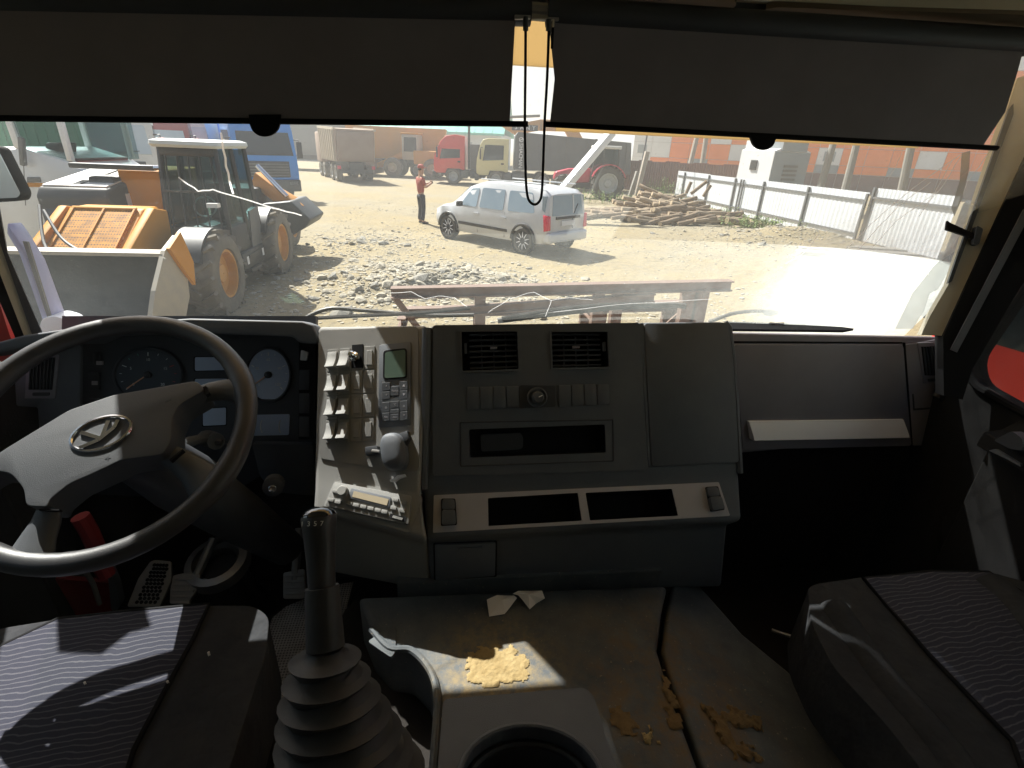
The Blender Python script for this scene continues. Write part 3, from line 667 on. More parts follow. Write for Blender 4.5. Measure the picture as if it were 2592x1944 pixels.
build(bx(B(), .25, .65, 1.45, 1.85, 1.0, 1.12), 'seat', 'machine_black', th, smooth=True, bevel=.03); build(bx(B(), .25, .65, 1.80, 1.92, 1.1, 1.75), 'seat_back', 'machine_black', th, smooth=True, bevel=.04)
build(tube(B(), [V((.45+.17*math.cos(2*math.pi*k/20), 1.20+.06*math.sin(2*math.pi*k/20), 1.42+.15*math.sin(2*math.pi*k/20))) for k in range(20)], .014, 6, closed=True), 'steering_wheel', 'white_dusty', th, smooth=True)
build(prism(B(), [(ym, .70), (cy1-.05, .70), (cy1-.05, 1.35), (ym+.1, 1.30)], cx1+.005, cx1+.03), 'door_panel', 'machine_grey', th)
for y_, z_ in ((1.55, .35), (1.55, .60)): build(bx(B(), .62, .98, y_-.25, y_+.25, z_-.03, z_+.03), 'step', 'machine_black', th)
build(bx(B(), .60, .96, 1.05, 2.1, .40, .70), 'tool_box', 'machine_black', th, smooth=True, bevel=.02)
for y_, z_ in ((1.25, .55), (2.02, .56)): build(bx(B(), .955, .965, y_-.04, y_+.04, z_-.07, z_+.06), 'sticker', 'white_panel', th)
build(bx(B(), .90, 1.05, .20, .32, 1.52, 1.58), 'mirror', 'white_dusty', th)
def fender(yc, m):
    rings = []
    for k in range(13):
        a = R(35+120*k/12); c_ = V((0, yc+.66*math.cos(a), .60+.65*math.sin(a))); n_ = V((0, math.cos(a), math.sin(a)))
        rings.append([c_+V((x, 0, 0))+n_*h for x, h in ((.62, 0), (1.0, 0), (1.02, -.03), (1.03, -.03), (1.02, .02), (.62, .02))])
    build(loft(B(), rings), 'fender', m, th, smooth=True)
fender(0, 'machine_black'); fender(2.75, 'machine_black')
# engine hood with pierced mesh, sloping forward
build(prism(B(), [(-.80, .70), (-.80, .98), (.02, 1.50), (.40, 1.50), (.40, .70)], -.86, .14), 'engine_hood', 'machine_yellow', th, smooth=True, bevel=.04, seg=3)
hs_ = [V((-.78, -.76, 1.02)), V((.06, -.76, 1.02)), V((.06, -.02, 1.49)), V((-.78, -.02, 1.49))]; hn_ = V((0, -.53, .85))
build(extr(B(), [p+hn_*.010 for p in hs_], -hn_*.02), 'hood_mesh', 'grille_mesh', th)
for a_, b_ in ((hs_[0], hs_[1]), (hs_[3], hs_[2])): build(beam(B(), a_+hn_*.015, b_+hn_*.015, .04, .03, hn_), 'hood_bar', 'machine_yellow', th, smooth=True, bevel=.006)
for k in range(3): build(beam(B(), hs_[0].lerp(hs_[1], .03+.47*k)+hn_*.018, hs_[3].lerp(hs_[2], .03+.47*k)+hn_*.018, .022, .022, hn_), 'hood_bar', 'machine_yellow', th)
for x in (.16, -.98): build(prism(B(), [(-1.45, .50), (-1.25, .85), (-.5, 1.25), (.0, 1.52), (.35, 1.45), (.30, 1.0), (-.5, .70), (-1.0, .42)], x, x+.12), 'lift_plate', 'machine_yellow', th, smooth=True, bevel=.025)
build(bx(B(), -.72, -.10, 1.1, 2.6, 1.0, 1.95), 'boom_tower', 'machine_yellow', th, smooth=True, bevel=.04)
build(bx(B(), -1.05, -.68, .9, 2.6, 1.0, 1.85), 'boom_housing', 'machine_black', th, smooth=True, bevel=.04)
build(bx(B(), -1.3, -.1, .95, 1.10, 1.95, 2.03), 'boom_bar', 'machine_black', th, smooth=True, bevel=.02)
build(tube(B(), [(-1.2, 1.0, 1.98), (.0, 1.0, 2.0)], .035, 10), 'hydraulic_ram', 'chrome', th, smooth=True)
build(tube(B(), smoothpath([(-.9, -.4, 1.5), (-.55, -.75, 1.2), (-.2, -.95, 1.05), (.2, -1.1, .9)]), .02, 6), 'hose', 'rubber', th, smooth=True)
build(tube(B(), smoothpath([(-1.0, -.3, 1.55), (-.7, -.85, 1.1), (-.3, -1.05, .95), (.1, -1.15, .8)]), .02, 6), 'hose', 'rubber', th, smooth=True)
# bucket with its hollow towards the viewer
sec = [(-1.62, 1.20), (-1.45, 1.16), (-1.36, .95), (-1.40, .62), (-1.58, .38), (-1.95, .24), (-2.45, .18)]
bm = B(); o_ = [V((0, y, z)) for y, z in sec]; A_ = [[bm.verts.new((x, y, z)) for y, z in sec] for x in (-1.35, 1.10)]; Bk = [[bm.verts.new((x, y+.05, z-.04)) for y, z in sec] for x in (-1.35, 1.10)]
for i in range(len(sec)-1): bm.faces.new((A_[0][i], A_[1][i], A_[1][i+1], A_[0][i+1])); bm.faces.new((Bk[0][i+1], Bk[1][i+1], Bk[1][i], Bk[0][i]))
bk_ = build(bm, 'bucket', 'bucket_steel', th, smooth=True)
build(bx(B(), -1.35, 1.10, -1.66, -1.42, 1.17, 1.21), 'top_edge', 'bucket_worn', bk_); build(bx(B(), -1.35, 1.10, -2.75, -2.42, .15, .18), 'cutting_edge', 'bucket_worn', bk_)
for x in (-1.35, 1.10):
    build(prism(B(), [(-1.62, 1.24), (-1.28, 1.36), (-1.22, .95), (-1.30, .60), (-1.55, .34), (-1.95, .20), (-2.50, .16), (-2.36, .42), (-2.02, .86)], x-.025, x+.025), 'side_plate', 'bucket_worn', bk_)
build(prism(B(), [(-1.60, 1.26), (-1.26, 1.40), (-1.10, 1.0), (-1.18, .72), (-1.38, .95)], 1.128, 1.17), 'corner_plate', 'machine_yellow', bk_)

mat('container_green', (.03, .22, .12), .6, (.04, .25, .14), 1, .7); mat('rust_red', (.30, .07, .035), .7, (.34, .10, .05), 1, .7)
# dark engine housing of the machine beside it
eb = empty('machine_housing', 'dark blue-black engine housing with a pale top, left of the yellow telehandler', 'machine housing', (Yp(200, 560, 8.7).x, 9.25, 0))
build(prism(B(), [(-.55, .35), (-.55, 1.58), (-.46, 1.70), (1.1, 1.92), (1.1, .35)], -.50, .50), 'shell', 'machine_black', eb, smooth=True, bevel=.05, seg=3)
build(extr(B(), [V((-.44, -.42, 1.71)), V((.44, -.42, 1.71)), V((.44, 1.05, 1.915)), V((-.44, 1.05, 1.915))], V((0, 0, .02))), 'lid', 'white_dusty', eb)
build(extr(B(), [V((-.05, -.36, 1.735)), V((.05, -.36, 1.735)), V((.05, 1.0, 1.93)), V((-.05, 1.0, 1.93))], V((0, 0, .02))), 'lid_rail', 'machine_grey', eb)
build(bx(B(), .50, .512, -.10, .02, 1.38, 1.60), 'sticker', 'white_panel', eb); build(bx(B(), -.4, .3, -.56, -.552, .5, 1.4), 'side_door', mat('blue_dark', (.02, .035, .07), .5, (.03, .045, .08), 4, .8), eb)
build(bx(B(), -.5, .5, -.3, 1.0, .0, .36), 'base', 'machine_black', eb)
# loader arm with black bucket beyond the cab
la = empty('loader_bucket', 'orange loader arm lowering a black bucket, just right of the telehandler cab', 'loader arm', (-3.6, 12.5, 0))
p0, p1 = Yp(648, 450, 12.6)-V((-3.6, 12.5, 0)), Yp(770, 545, 12.2)-V((-3.6, 12.5, 0))
build(beam(B(), p0, p1.lerp(p0, .1), .22, .30), 'arm', 'machine_orange', la, smooth=True, bevel=.03)
build(beam(B(), p0+V((-.1, .35, -.1)), p1.lerp(p0, .2)+V((0, .4, 0)), .18, .26), 'arm', 'machine_orange', la, smooth=True, bevel=.03)
build(tube(B(), [p0+V((.1, -.1, .25)), p1.lerp(p0, .3)+V((0, -.1, .16))], .05, 10), 'ram', 'chrome', la, smooth=True)
q0 = p1
build(prism(B(), [(q0.x-.75, q0.z+.25), (q0.x-.15, q0.z+.32), (q0.x+.22, q0.z-.05), (q0.x+.10, q0.z-.20), (q0.x-.45, q0.z-.52), (q0.x-.80, q0.z-.25)], q0.y-.35, q0.y+.95, 'y'), 'bucket', 'machine_black', la, smooth=True, bevel=.04, seg=3)
build(bx(B(), q0.x-1.7, q0.x-.9, q0.y, q0.y+1.2, .3, 1.5), 'machine_front', 'machine_black', la, smooth=True, bevel=.05)
for s in (0, 1): wheel(la, (q0.x-.9, q0.y+.1+s*1.6, .55), .55, .4, 'rim_orange', 1, 'tyre_dusty', n=20)

# ---- lorries lined up at the left
def at(px, Y, z=0): p = Yp(px, 400, Y); return (p.x, p.y, 0)
def pale(t):
    for ch in t.children:
        if ch.name.startswith('windscreen') or ch.name.startswith('mirror'): ch.data.materials[0] = MATS['sky_glass' if ch.name.startswith('w') else 'maroon']
pale(truck('white lorry cab with maroon mirrors behind the dark machine housing', at(300, 21), R(204), 'white_dusty', 3.1, 'lorries lined up at the left'))
pale(truck('red lorry cab with a pale windscreen, behind the telehandler roof', at(412, 25), R(200), 'maroon', 3.0, 'lorries lined up at the left'))
pale(truck('pale grey lorry cab between the red cab and the blue lorry', at(515, 29), R(196), 'white_dusty', 3.2, 'lorries lined up at the left'))
for (x_, y_, cm, lb) in ((Yp(92, 350, 19).x, 19, 'container_green', 'green shipping container seen through the white cab window at the far left'), (Yp(124, 350, 20.5).x-.9, 20.5, 'rust_red', 'rust red shipping container right of the green one'), (Yp(55, 350, 21).x-1.6, 21, 'brown_body', 'brown shipping container left of the green one')):
    sc_ = empty('shipping_container', lb, 'container', (x_, y_, 0), R(14)); build(bx(B(), -1.2, 1.2, 0, 6, .15, 3.0), 'box', cm, sc_, smooth=True, bevel=.03)
    for k in range(9): build(bx(B(), -1.1+.26*k, -1.0+.26*k, -.04, 0, .25, 2.65), 'rib', cm, sc_)
bt = truck('bright blue lorry with a tall blue cab, right of the telehandler roof', at(655, 25.5), R(212), 'blue_cab', 3.1, 'lorries lined up at the left', high=.6)
build(bx(B(), -1.22, 1.22, -5.8, -1.0, 1.0, 3.0), 'cargo_box', 'blue_cab', bt, smooth=True, bevel=.03)
wp0 = Pl((0, 10.6, 0), (0, -1, 0)); wv = empty('white_cab', 'white lorry cab at the far left, facing right, with a yellow stripe and see-through windows', 'truck', tuple(Yp(120, 560, 11).xy)+(0,))
def deep(pts, d0, d1, m_, nm, bev=0): return build(extr(B(), [wp0.at(*p)+V((0, d0, 0)) for p in pts], V((0, d1-d0, 0))), nm, m_, wv, smooth=bool(bev), world=True, bevel=bev)
deep([(-40, 370), (20, 378), (55, 372), (172, 408), (213, 434), (222, 470), (215, 640), (-40, 640)], 0, 2.0, 'white_paint', 'body', .05)
for d in (0, 1.9):
    deep([(132, 280), (147, 280), (182, 408), (169, 408)], d, d+.10, 'white_paint', 'window_post', .012); deep([(2, 280), (18, 280), (52, 373), (36, 376)], d, d+.10, 'white_paint', 'window_post', .012)
    deep([(18, 284), (133, 284), (170, 406), (52, 373)], d+.04, d+.05, 'cab_glass', 'side_window')
deep([(2, 262), (150, 262), (150, 284), (2, 284)], -.05, 2.05, 'white_paint', 'roof', .03)
a_, b_ = wp0.at(147, 284), wp0.at(182, 408); build(extr(B(), [a_+V((.0, .1, 0)), b_+V((0, .1, 0)), b_+V((.12, 1.9, 0)), a_+V((.12, 1.9, 0))], V((.012, 0, 0))), 'windscreen', 'cab_glass', wv, world=True)
deep([(150, 402), (178, 404), (178, 440), (150, 440)], .2, 1.8, 'red_dark', 'dash_top', .02); deep([(60, 360), (100, 360), (100, 420), (60, 420)], .5, 1.0, 'machine_black', 'seat', .04)
deep([(70, 462), (132, 464), (132, 474), (70, 473)], -.008, .01, 'machine_yellow', 'stripe'); deep([(70, 448), (102, 448), (105, 461), (70, 462)], -.02, .01, 'machine_grey', 'step_recess', .005); deep([(60, 345), (72, 350), (78, 420), (66, 418)], -.16, -.06, 'machine_grey', 'mirror', .02)
deep([(58, 398), (60, 398), (66, 520), (64, 520)], -.003, .01, 'machine_grey', 'door_seam')
for p_ in (60, 190): wheel(wv, tuple(wp0.at(p_, 640)-origin(wv)+V((0, .2, 0)))[:2]+(.5,), .5, .3, 'rim_grey', -1).rotation_euler = (0, 0, R(90))
mi = empty('wing_mirror', 'black framed wing mirror outside the left end of the windshield', 'mirror', Yp(20, 450, 1.75))
mpl = Pl(Yp(20, 450, 1.75), (.25, -1, .05)); slab(rnd([(-70, 360), (2, 372), (62, 490), (56, 508), (-70, 516)], 10), mpl, .02, 'black', 'housing', mi, back=.05, bevel=.008); slab(rnd([(-70, 370), (-2, 384), (52, 490), (46, 500), (-70, 505)], 8), mpl.off(.02), .003, mat('mirror_glass', (.62, .68, .70), .08, metal=.6), 'glass', mi)
mp_ = empty('mirror_post', 'pale lilac post with a white foot, left of the steering wheel outside the glass', 'post', Yp(130, 830, 1.62))
bpl = Pl(Yp(100, 700, 1.62), (.2, -1, .1)); slab([(30, 560), (52, 590), (95, 660), (125, 740), (150, 806), (120, 812), (95, 740), (60, 640), (30, 590)], bpl, .03, 'reflection_lilac', 'shaft', mp_, back=.05, bevel=.012)  # lilac shape added in place of a bluish reflection along the glass edge
slab(rnd([(110, 830), (120, 800), (150, 795), (185, 805), (210, 835), (200, 850), (110, 850)], 10), bpl.off(.03), .03, 'white_cap', 'foot', mp_, back=.06, bevel=.015); slab([(60, 610), (72, 612), (130, 800), (122, 802)], bpl.off(.03), .006, 'machine_grey', 'seam', mp_)  # white shape added for the sunlit dash corner

# ---- far side of the yard
def fitY(px, Y): return Yp(px, 400, Y)
dt = empty('dump_truck', 'dusty brown dump truck facing away in front of the green roofed hall', 'dump truck', (0, 0, 0)); hb_ = R(22)
rr_ = Zp(951, 462, 0); dt.rotation_euler = (0, 0, hb_); hv = V((-math.sin(hb_), math.cos(hb_), 0)); rv = V((math.cos(hb_), math.sin(hb_), 0)); l_ = rr_-rv*1.2; dt.location = (l_.x, l_.y, 0)
build(loft(B(), [[V((-1.2, .0, 1.25)), V((1.2, .0, 1.25)), V((1.25, -.25, 3.15)), V((-1.25, -.25, 3.15))], [V((-1.2, 5.4, 1.25)), V((1.2, 5.4, 1.25)), V((1.25, 5.5, 3.3)), V((-1.25, 5.5, 3.3))]]), 'body', 'brown_body', dt)
build(bx(B(), -1.12, 1.12, -.30, -.05, 1.35, 3.0), 'tailgate', 'brown_body', dt, smooth=True, bevel=.02)
ribbed(dt, [(-1.2, .05, 1.25), (-1.2, 5.3, 1.25), (-1.25, 5.4, 3.2), (-1.25, -.1, 3.1)], (-1, 0, 0), 8, 'dusty_rib', .14, .12)
ribbed(dt, [(1.2, .05, 1.25), (1.2, 5.3, 1.25), (1.25, 5.4, 3.2), (1.25, -.1, 3.1)], (1, 0, 0), 8, 'dusty_rib', .14, .12)
for x in (-1.27, 1.27): build(beam(B(), (x, -.3, 3.15), (x, 5.5, 3.3), .14, .14), 'top_rail', 'dusty_rib', dt)
build(bx(B(), -1.0, 1.0, -.2, -.1, .55, .75), 'rear_bar', 'machine_black', dt); build(bx(B(), -.5, .5, -.1, 6.5, .7, 1.2), 'chassis', 'machine_black', dt)
build(bx(B(), -1.2, 1.2, 5.8, 7.7, 1.0, 3.0), 'cab', 'brown_body', dt, smooth=True, bevel=.08)
for s in (-1, 1):
    for y_ in (.9, 2.3, 5.2, 6.8): wheel(dt, (s*1.0, y_, .52), .52, .38, 'rim_grey', s, 'tyre_dusty', n=20)
    build(bx(B(), s*1.0, s*1.2, -.12, .05, .8, 1.0), 'tail_lamp', 'lamp_red', dt)
# red tractor unit and cream tipper, both facing left
rt = truck('red tractor unit facing left with a raised roof, behind the man with the phone', (0, 0, 0), R(84), 'red_cab', 2.65, 'lorries facing left at the far side', high=.5, dusty=True)
p = Zp(1143, 466, 0); rt.location = (p.x+.3, p.y+1.0, 0)
build(tube(B(), [(-.8, -1.0, 1.0), (-.8, -1.0, 4.3)], .09, 10), 'exhaust_stack', 'machine_black', rt, smooth=True); build(bx(B(), -.9, .9, -1.9, -1.1, 1.0, 2.6), 'equipment_rack', 'machine_grey', rt, smooth=True, bevel=.04)
for k in range(3): build(bx(B(), -.6+k*.5, -.3+k*.5, -2.2, -1.9, 1.1, 2.0), 'air_tank', ('red_cab', 'machine_yellow', 'white_dusty')[k], rt, smooth=True, bevel=.04)
ct = truck('cream tipper lorry with a dark grey lettered body, facing left behind the white car', (0, 0, 0), R(86), 'cream_cab', 3.0, 'lorries facing left at the far side', dusty=True)
p = Zp(1252, 473, 0); ct.location = (p.x+.2, p.y+1.0, 0)
tb = build(loft(B(), [[V((x, y, z)) for y, z in ((-1.15, 1.15), (-1.15, 3.2), (-1.35, 3.45), (-8.9, 3.1), (-9.1, 1.15))] for x in (-1.28, 1.28)]), 'tipper_body', 'dark_grey_body', ct)
for s in (-1, 1):
    for k in range(6): build(beam(B(), (s*1.31, -1.9-1.35*k, 1.15), (s*1.31, -1.9-1.35*k, 3.35-.05*k), .06, .10), 'rib', 'dark_grey_body', tb)
for i, c_ in enumerate('SHACMAN'):
    o = text(c_, V((-1.305, -1.55, 2.70-.22*i)), V((-1, 0, 0)), (0, -1, 0), .34, 'white_panel', 'lettering', None, .004); o.parent = tb
o = build(tube(B(), [V((-1.31, -1.55+.13*math.cos(2*math.pi*k/20), 3.0+.13*math.sin(2*math.pi*k/20))) for k in range(20)], .02, 5, closed=True), 'emblem', 'white_panel', tb); build(beam(B(), (-1.31, -1.45, 2.94), (-1.31, -1.65, 3.06), .05, .02, V((1, 0, 0))), 'emblem_bar', 'white_panel', tb)
# loader, orange tipper and trailers behind
wl = empty('wheel_loader', 'dusty yellow wheel loader between the brown dump truck and the red tractor unit', 'wheel loader', tuple(Zp(1045, 452, 0)-V((0, -1.5, 0))), R(80))
build(bx(B(), -.9, .9, -2.6, -.2, 1.0, 2.0), 'engine_hood', 'orange_body', wl, smooth=True, bevel=.1); build(bx(B(), -.75, .75, -.6, .7, 1.3, 3.1), 'cab', 'dusty_rib', wl, smooth=True, bevel=.06)
for s in (-1, 1): quad(wl, [(s*.75, -.45, 1.9), (s*.75, .55, 1.9), (s*.75, .5, 2.9), (s*.75, -.45, 2.9)], (s, 0, 0), .02, 'dark_glass', 'side_window')
build(bx(B(), -.8, .8, -.65, .75, 3.1, 3.22), 'roof', 'machine_yellow', wl, smooth=True, bevel=.04)
for s in (-1, 1):
    for y_ in (-1.7, 1.4): wheel(wl, (s*1.0, y_, .72), .72, .5, 'dusty_rib', s, 'tyre_dusty', tr=.5, n=22)
    build(beam(B(), (s*.5, .7, 1.7), (s*.5, 3.0, .7), .16, .34), 'arm', 'orange_body', wl, smooth=True, bevel=.02)
build(prism(B(), [(2.8, .2), (2.8, 1.2), (3.2, 1.35), (3.9, .3), (3.8, .15)], -1.3, 1.3), 'bucket', 'brown_body', wl, smooth=True, bevel=.03)
ot = empty('orange_tipper', 'orange tipper trailer behind the brown dump truck and the wheel loader', 'tipper', tuple(Yp(1010, 400, 47).xy)+(0,), R(88))
build(loft(B(), [[V((x, -3.5, 1.3)), V((x, 3.6, 1.3)), V((x*1.05, 3.9, 3.6)), V((x*1.05, -3.9, 3.6))] for x in (-1.2, 1.2)]), 'body', 'orange_body', ot); build(bx(B(), -.5, .5, -4, 4, .7, 1.25), 'chassis', 'machine_black', ot)
for s in (-1, 1):
    for y_ in (-2.8, -1.5, 2.6): wheel(ot, (s*1.0, y_, .52), .52, .36, 'rim_grey', s, 'tyre_dusty', n=18)
gt = empty('grey_trailer', 'long grey curtain trailer parked before the green roofed hall, left of the dump truck', 'trailer', tuple(Yp(775, 400, 52).xy)+(0,), R(84))
build(bx(B(), -1.25, 1.25, -4.5, 4.5, 1.2, 3.9), 'box', 'grey_body', gt, smooth=True, bevel=.03); build(bx(B(), -1.1, 1.1, -4.4, 4.4, .8, 1.2), 'chassis', 'machine_black', gt)
for k in range(8): build(bx(B(), 1.25, 1.28, -4.2+1.15*k, -4.12+1.15*k, 1.3, 3.8), 'side_post', 'machine_grey', gt)
for s in (-1, 1):
    for y_ in (-3.4, -2.2, 2.8): wheel(gt, (s*1.0, y_, .5), .5, .34, 'rim_grey', s, 'tyre_dusty', n=16)
# excavator, only boom and stick rise over the tipper
ex = empty('excavator', 'yellow excavator boom arching above the dark grey tipper body', 'excavator', tuple(Yp(1400, 380, 44).xy)+(0,), 0)
bo = [V((-4.4, 0, 4.35)), V((-3.2, 0, 3.75)), V((-1.2, 0, 4.15)), V((1.1, 0, 4.2)), V((2.4, 0, 2.4))]
for a, b, h in ((bo[0], bo[1], .5), (bo[1], bo[2], .75), (bo[2], bo[3], .8), (bo[3], bo[4], .9)): build(beam(B(), a, b+(b-a).normalized()*.15, .5, h), 'boom', 'machine_orange', ex, smooth=True, bevel=.04)
build(tube(B(), [bo[0]+V((.1, 0, .2)), bo[2]+V((0, 0, .65))], .10, 8), 'ram', 'machine_grey', ex, smooth=True); build(bx(B(), 1.2, 4.2, -1.2, 1.2, 1.0, 2.6), 'house', 'machine_orange', ex, smooth=True, bevel=.08)
for s in (-1.1, 1.1): build(bx(B(), .6, 4.6, s-.3, s+.3, .0, .9), 'track', 'machine_black', ex, smooth=True, bevel=.2)
sp_ = build(bx(B(), -3.35, -1.35, -.30, -.27, 3.72, 4.12), 'name_plate', 'machine_black', ex)
for i, c_ in enumerate('SANY'):
    t_ = text(c_, V((-3.05+.46*i, -.305, 3.92)), V((0, -1, 0)), (0, 0, 1), .42, 'white_panel', 'lettering', None, .004); t_.parent = sp_
# red farm tractor facing left, and the white derrick beam before it
tr = empty('farm_tractor', 'red farm tractor with big pale rear wheel behind the log pile', 'tractor', tuple(Zp(1537, 506, 0)+V((0, .8, 0))), R(84))
for s in (-1, 1):
    wheel(tr, (s*.85, 0, .88), .88, .48, 'rim_grey', s, 'tyre', lugs=26, tr=.62, n=32); wheel(tr, (s*.80, 2.45, .62), .62, .38, 'rim_grey', s, 'tyre', lugs=24, tr=.58, n=28)
    rings = []
    for k in range(11):
        a = R(20+140*k/10); n_ = V((0, math.cos(a), math.sin(a))); c_ = V((s*.82, 0, .88)); rings.append([c_+V((x, 0, 0))+n_*h for x, h in ((-.28, .95), (.28, .95), (.28, 1.0), (-.28, 1.0))])
    build(loft(B(), rings), 'fender', 'tractor_red', tr, smooth=True)
build(prism(B(), [(.95, .85), (.95, 1.62), (2.2, 1.55), (2.95, 1.35), (3.05, .95), (2.6, .75)], -.36, .36), 'bonnet', 'tractor_red', tr, smooth=True, bevel=.10, seg=3)
build(bx(B(), -.30, .30, -.4, 2.9, .5, .95), 'chassis', 'machine_black', tr, smooth=True, bevel=.04)
for x in (-.72, .72):
    for y_, y2 in ((-.55, -.45), (.35, .35), (.95, .75)): build(beam(B(), (x, y_, 1.2), (x*.92, y2, 2.65), .07, .07), 'cab_post', 'machine_black', tr)
    P = [V((x, -.52, 1.35)), V((x, .92, 1.35)), V((x*.93, .76, 2.62)), V((x*.93, -.45, 2.62))]; build(extr(B(), P, V((.006, 0, 0))), 'side_pane', 'cab_glass', tr)
build(bx(B(), -.74, .74, -.60, .90, 2.64, 2.80), 'roof', 'white_dusty', tr, smooth=True, bevel=.05); build(bx(B(), -.66, .66, -.3, .2, 1.0, 1.5), 'seat', 'machine_black', tr, smooth=True, bevel=.1)
build(tube(B(), [(.40, 1.1, 1.6), (.40, 1.1, 2.45)], .06, 10), 'exhaust', 'machine_black', tr, smooth=True)
for x, y_ in ((.3, .2), (.6, .7)): build(tube(B(), [(x, y_, 2.8), (x, y_, 3.1)], .02, 6), 'beacon_post', 'machine_black', tr); build(bx(B(), x-.25, x+.25, y_-.04, y_+.04, 3.08, 3.13), 'aerial_bar', 'machine_black', tr)
d0, d1 = Yp(1425, 480, 20.5), Yp(1548, 335, 21.5)
wb_ = empty('white_derrick', 'white steel beam leaning up to the right between the car and the red tractor', 'beam', d0-V((0, 0, d0.z)))
build(beam(B(), d0-(d1-d0)*.45, d1, .34, .26), 'beam', 'white_paint', wb_, smooth=True, bevel=.02, world=True)
build(beam(B(), d0-(d1-d0)*.45, d0-(d1-d0)*.45+V((.9, .3, -.1)), .5, .2), 'base', 'white_dusty', wb_, world=True)

# ---- buildings
def building(label, a, b, h0, name, cat):
    a, b = V(a), V(b); t = empty(name, label, cat, (a.x, a.y, 0), math.atan2((b-a).y, (b-a).x)); return t, (b-a).length
a_, b_ = Yp(700, 350, 74), Yp(1268, 350, 69); gh_, L_ = building('long pale hall with a green metal roof across the far end of the yard', (a_.x, a_.y, 0), (b_.x, b_.y, 0), 4, 'green_roof_hall', 'building')
build(bx(B(), 0, L_, 0, 16, 0, 3.9), 'wall', 'pale_wall', gh_)
build(prism(B(), [(-.5, 3.7), (8, 8.2), (16.5, 3.7), (16.5, 3.95), (8, 8.5), (-.5, 3.95)], -.4, L_+.4), 'roof', 'green_roof', gh_)
for k in range(26): build(beam(B(), (k*L_/26, -.45, 3.98), (k*L_/26, 8, 8.53), .10, .06), 'roof_seam', 'green_roof', gh_)
for k in range(9): w__ = build(bx(B(), 1.5+k*3.6, 3.1+k*3.6, -.03, .05, 1.6, 2.9), 'window', 'grey_panel', gh_)
def depth_pt(px, d): r_ = ray(px, 400); r_ = r_/r_.dot(FW); p = EYE+r_*d; return V((p.x, p.y, 0))
a_, b_ = depth_pt(1600, 54), depth_pt(2700, 40); ob, L_ = building('long building clad in orange and white panels behind the fences', a_, b_, 9, 'orange_building', 'building')
build(bx(B(), 0, L_, 0, 12, 0, 11), 'wall', 'pale_wall', ob)
random.seed(21); nx, pz = 18, [0, 1.5, 2.2, 3.6, 5.0, 6.4, 7.8, 9.4, 11]
for i in range(nx):
    for j in range(len(pz)-1):
        x0, x1 = i*L_/nx, (i+1)*L_/nx
        if j == 0: m_ = 'brown_fence'
        elif j == 1: m_ = 'orange_panel' if (i % 3) else 'grey_panel'
        elif j == 2: m_ = 'white_panel' if i % 4 == 1 or i < 1 else 'orange_panel'
        else: m_ = random.choice(['orange_panel', 'orange_panel', 'white_panel'])
        if i < 2 and j > 0: m_ = random.choice(['white_panel', 'white_panel', 'orange_panel'])
        build(bx(B(), x0+.02, x1-.02, -.06-.01*(j % 2), .0, pz[j]+.02, pz[j+1]-.02), 'cladding_panel', m_, ob)
        if j == 2 and m_ == 'white_panel' and i % 3 == 0: build(bx(B(), x0+.5, x1-.5, -.10, -.06, pz[j]+.3, pz[j+1]-.3), 'window', 'grey_panel', ob)
# brown sheet fence
a_, b_ = depth_pt(1585, 37), depth_pt(1915, 33); bf, L_ = building('reddish brown sheet metal fence between the tractor and the white fence', a_, b_, 2, 'brown_sheet_fence', 'fence')
ns = 9
for k in range(ns):
    P = []
    for i in range(13): x = (k+i/12)*L_/ns; P.append((x, (.04 if i % 2 else 0)))
    build(prism(B(), P+[(x, y+.01) for x, y in P[::-1]], 0, 2.0+.06*(k % 2), 'z'), 'sheet', 'brown_fence', bf)
for k in range(ns+1): build(bx(B(), k*L_/ns-.04, k*L_/ns+.04, .06, .14, 0, 2.0), 'post', 'machine_black', bf)
# white profiled fence with dark posts and two rails
FX = 13.5
def onX(px, X): r_ = ray(px, 480); k = X/r_.x; return (EYE+r_*k).y
wf = empty('white_sheet_fence', 'white profiled sheet fence with dark posts behind the spoil bank', 'fence', (FX, 20, 0))
posts = [onX(p, FX) for p in (1709, 1728, 1790, 1858, 1932, 2048, 2202)]
top_h = 1.62; random.seed(2)
for y0_, y1_ in zip(posts, posts[1:]):
    n_ = max(6, int(abs(y0_-y1_)/.11)); P = []
    for i in range(n_+1):
        y = y0_+(y1_-y0_)*i/n_; P.append((FX+(.014 if i % 2 else 0)+.02, y))
    build(prism(B(), P+[(x+.008, y) for x, y in P[::-1]], .02, top_h+random.uniform(-.015, .015), 'z'), 'panel', 'fence_white', wf, world=True)
    for z_ in (.32, 1.38): build(bx(B(), FX-.035, FX, min(y0_, y1_)+.03, max(y0_, y1_)-.03, z_-.025, z_+.025), 'rail', 'post_grey', wf, world=True)
for y in posts[1:]: build(bx(B(), FX-.06, FX+.01, y-.04, y+.04, 0, top_h-.03), 'post', 'post_grey', wf, world=True)
for p_ in (1873, 1880): y = onX(p_, FX); build(bx(B(), FX-.06, FX-.0, y-.03, y+.03, 0, top_h-.05), 'post', 'post_grey', wf, world=True)
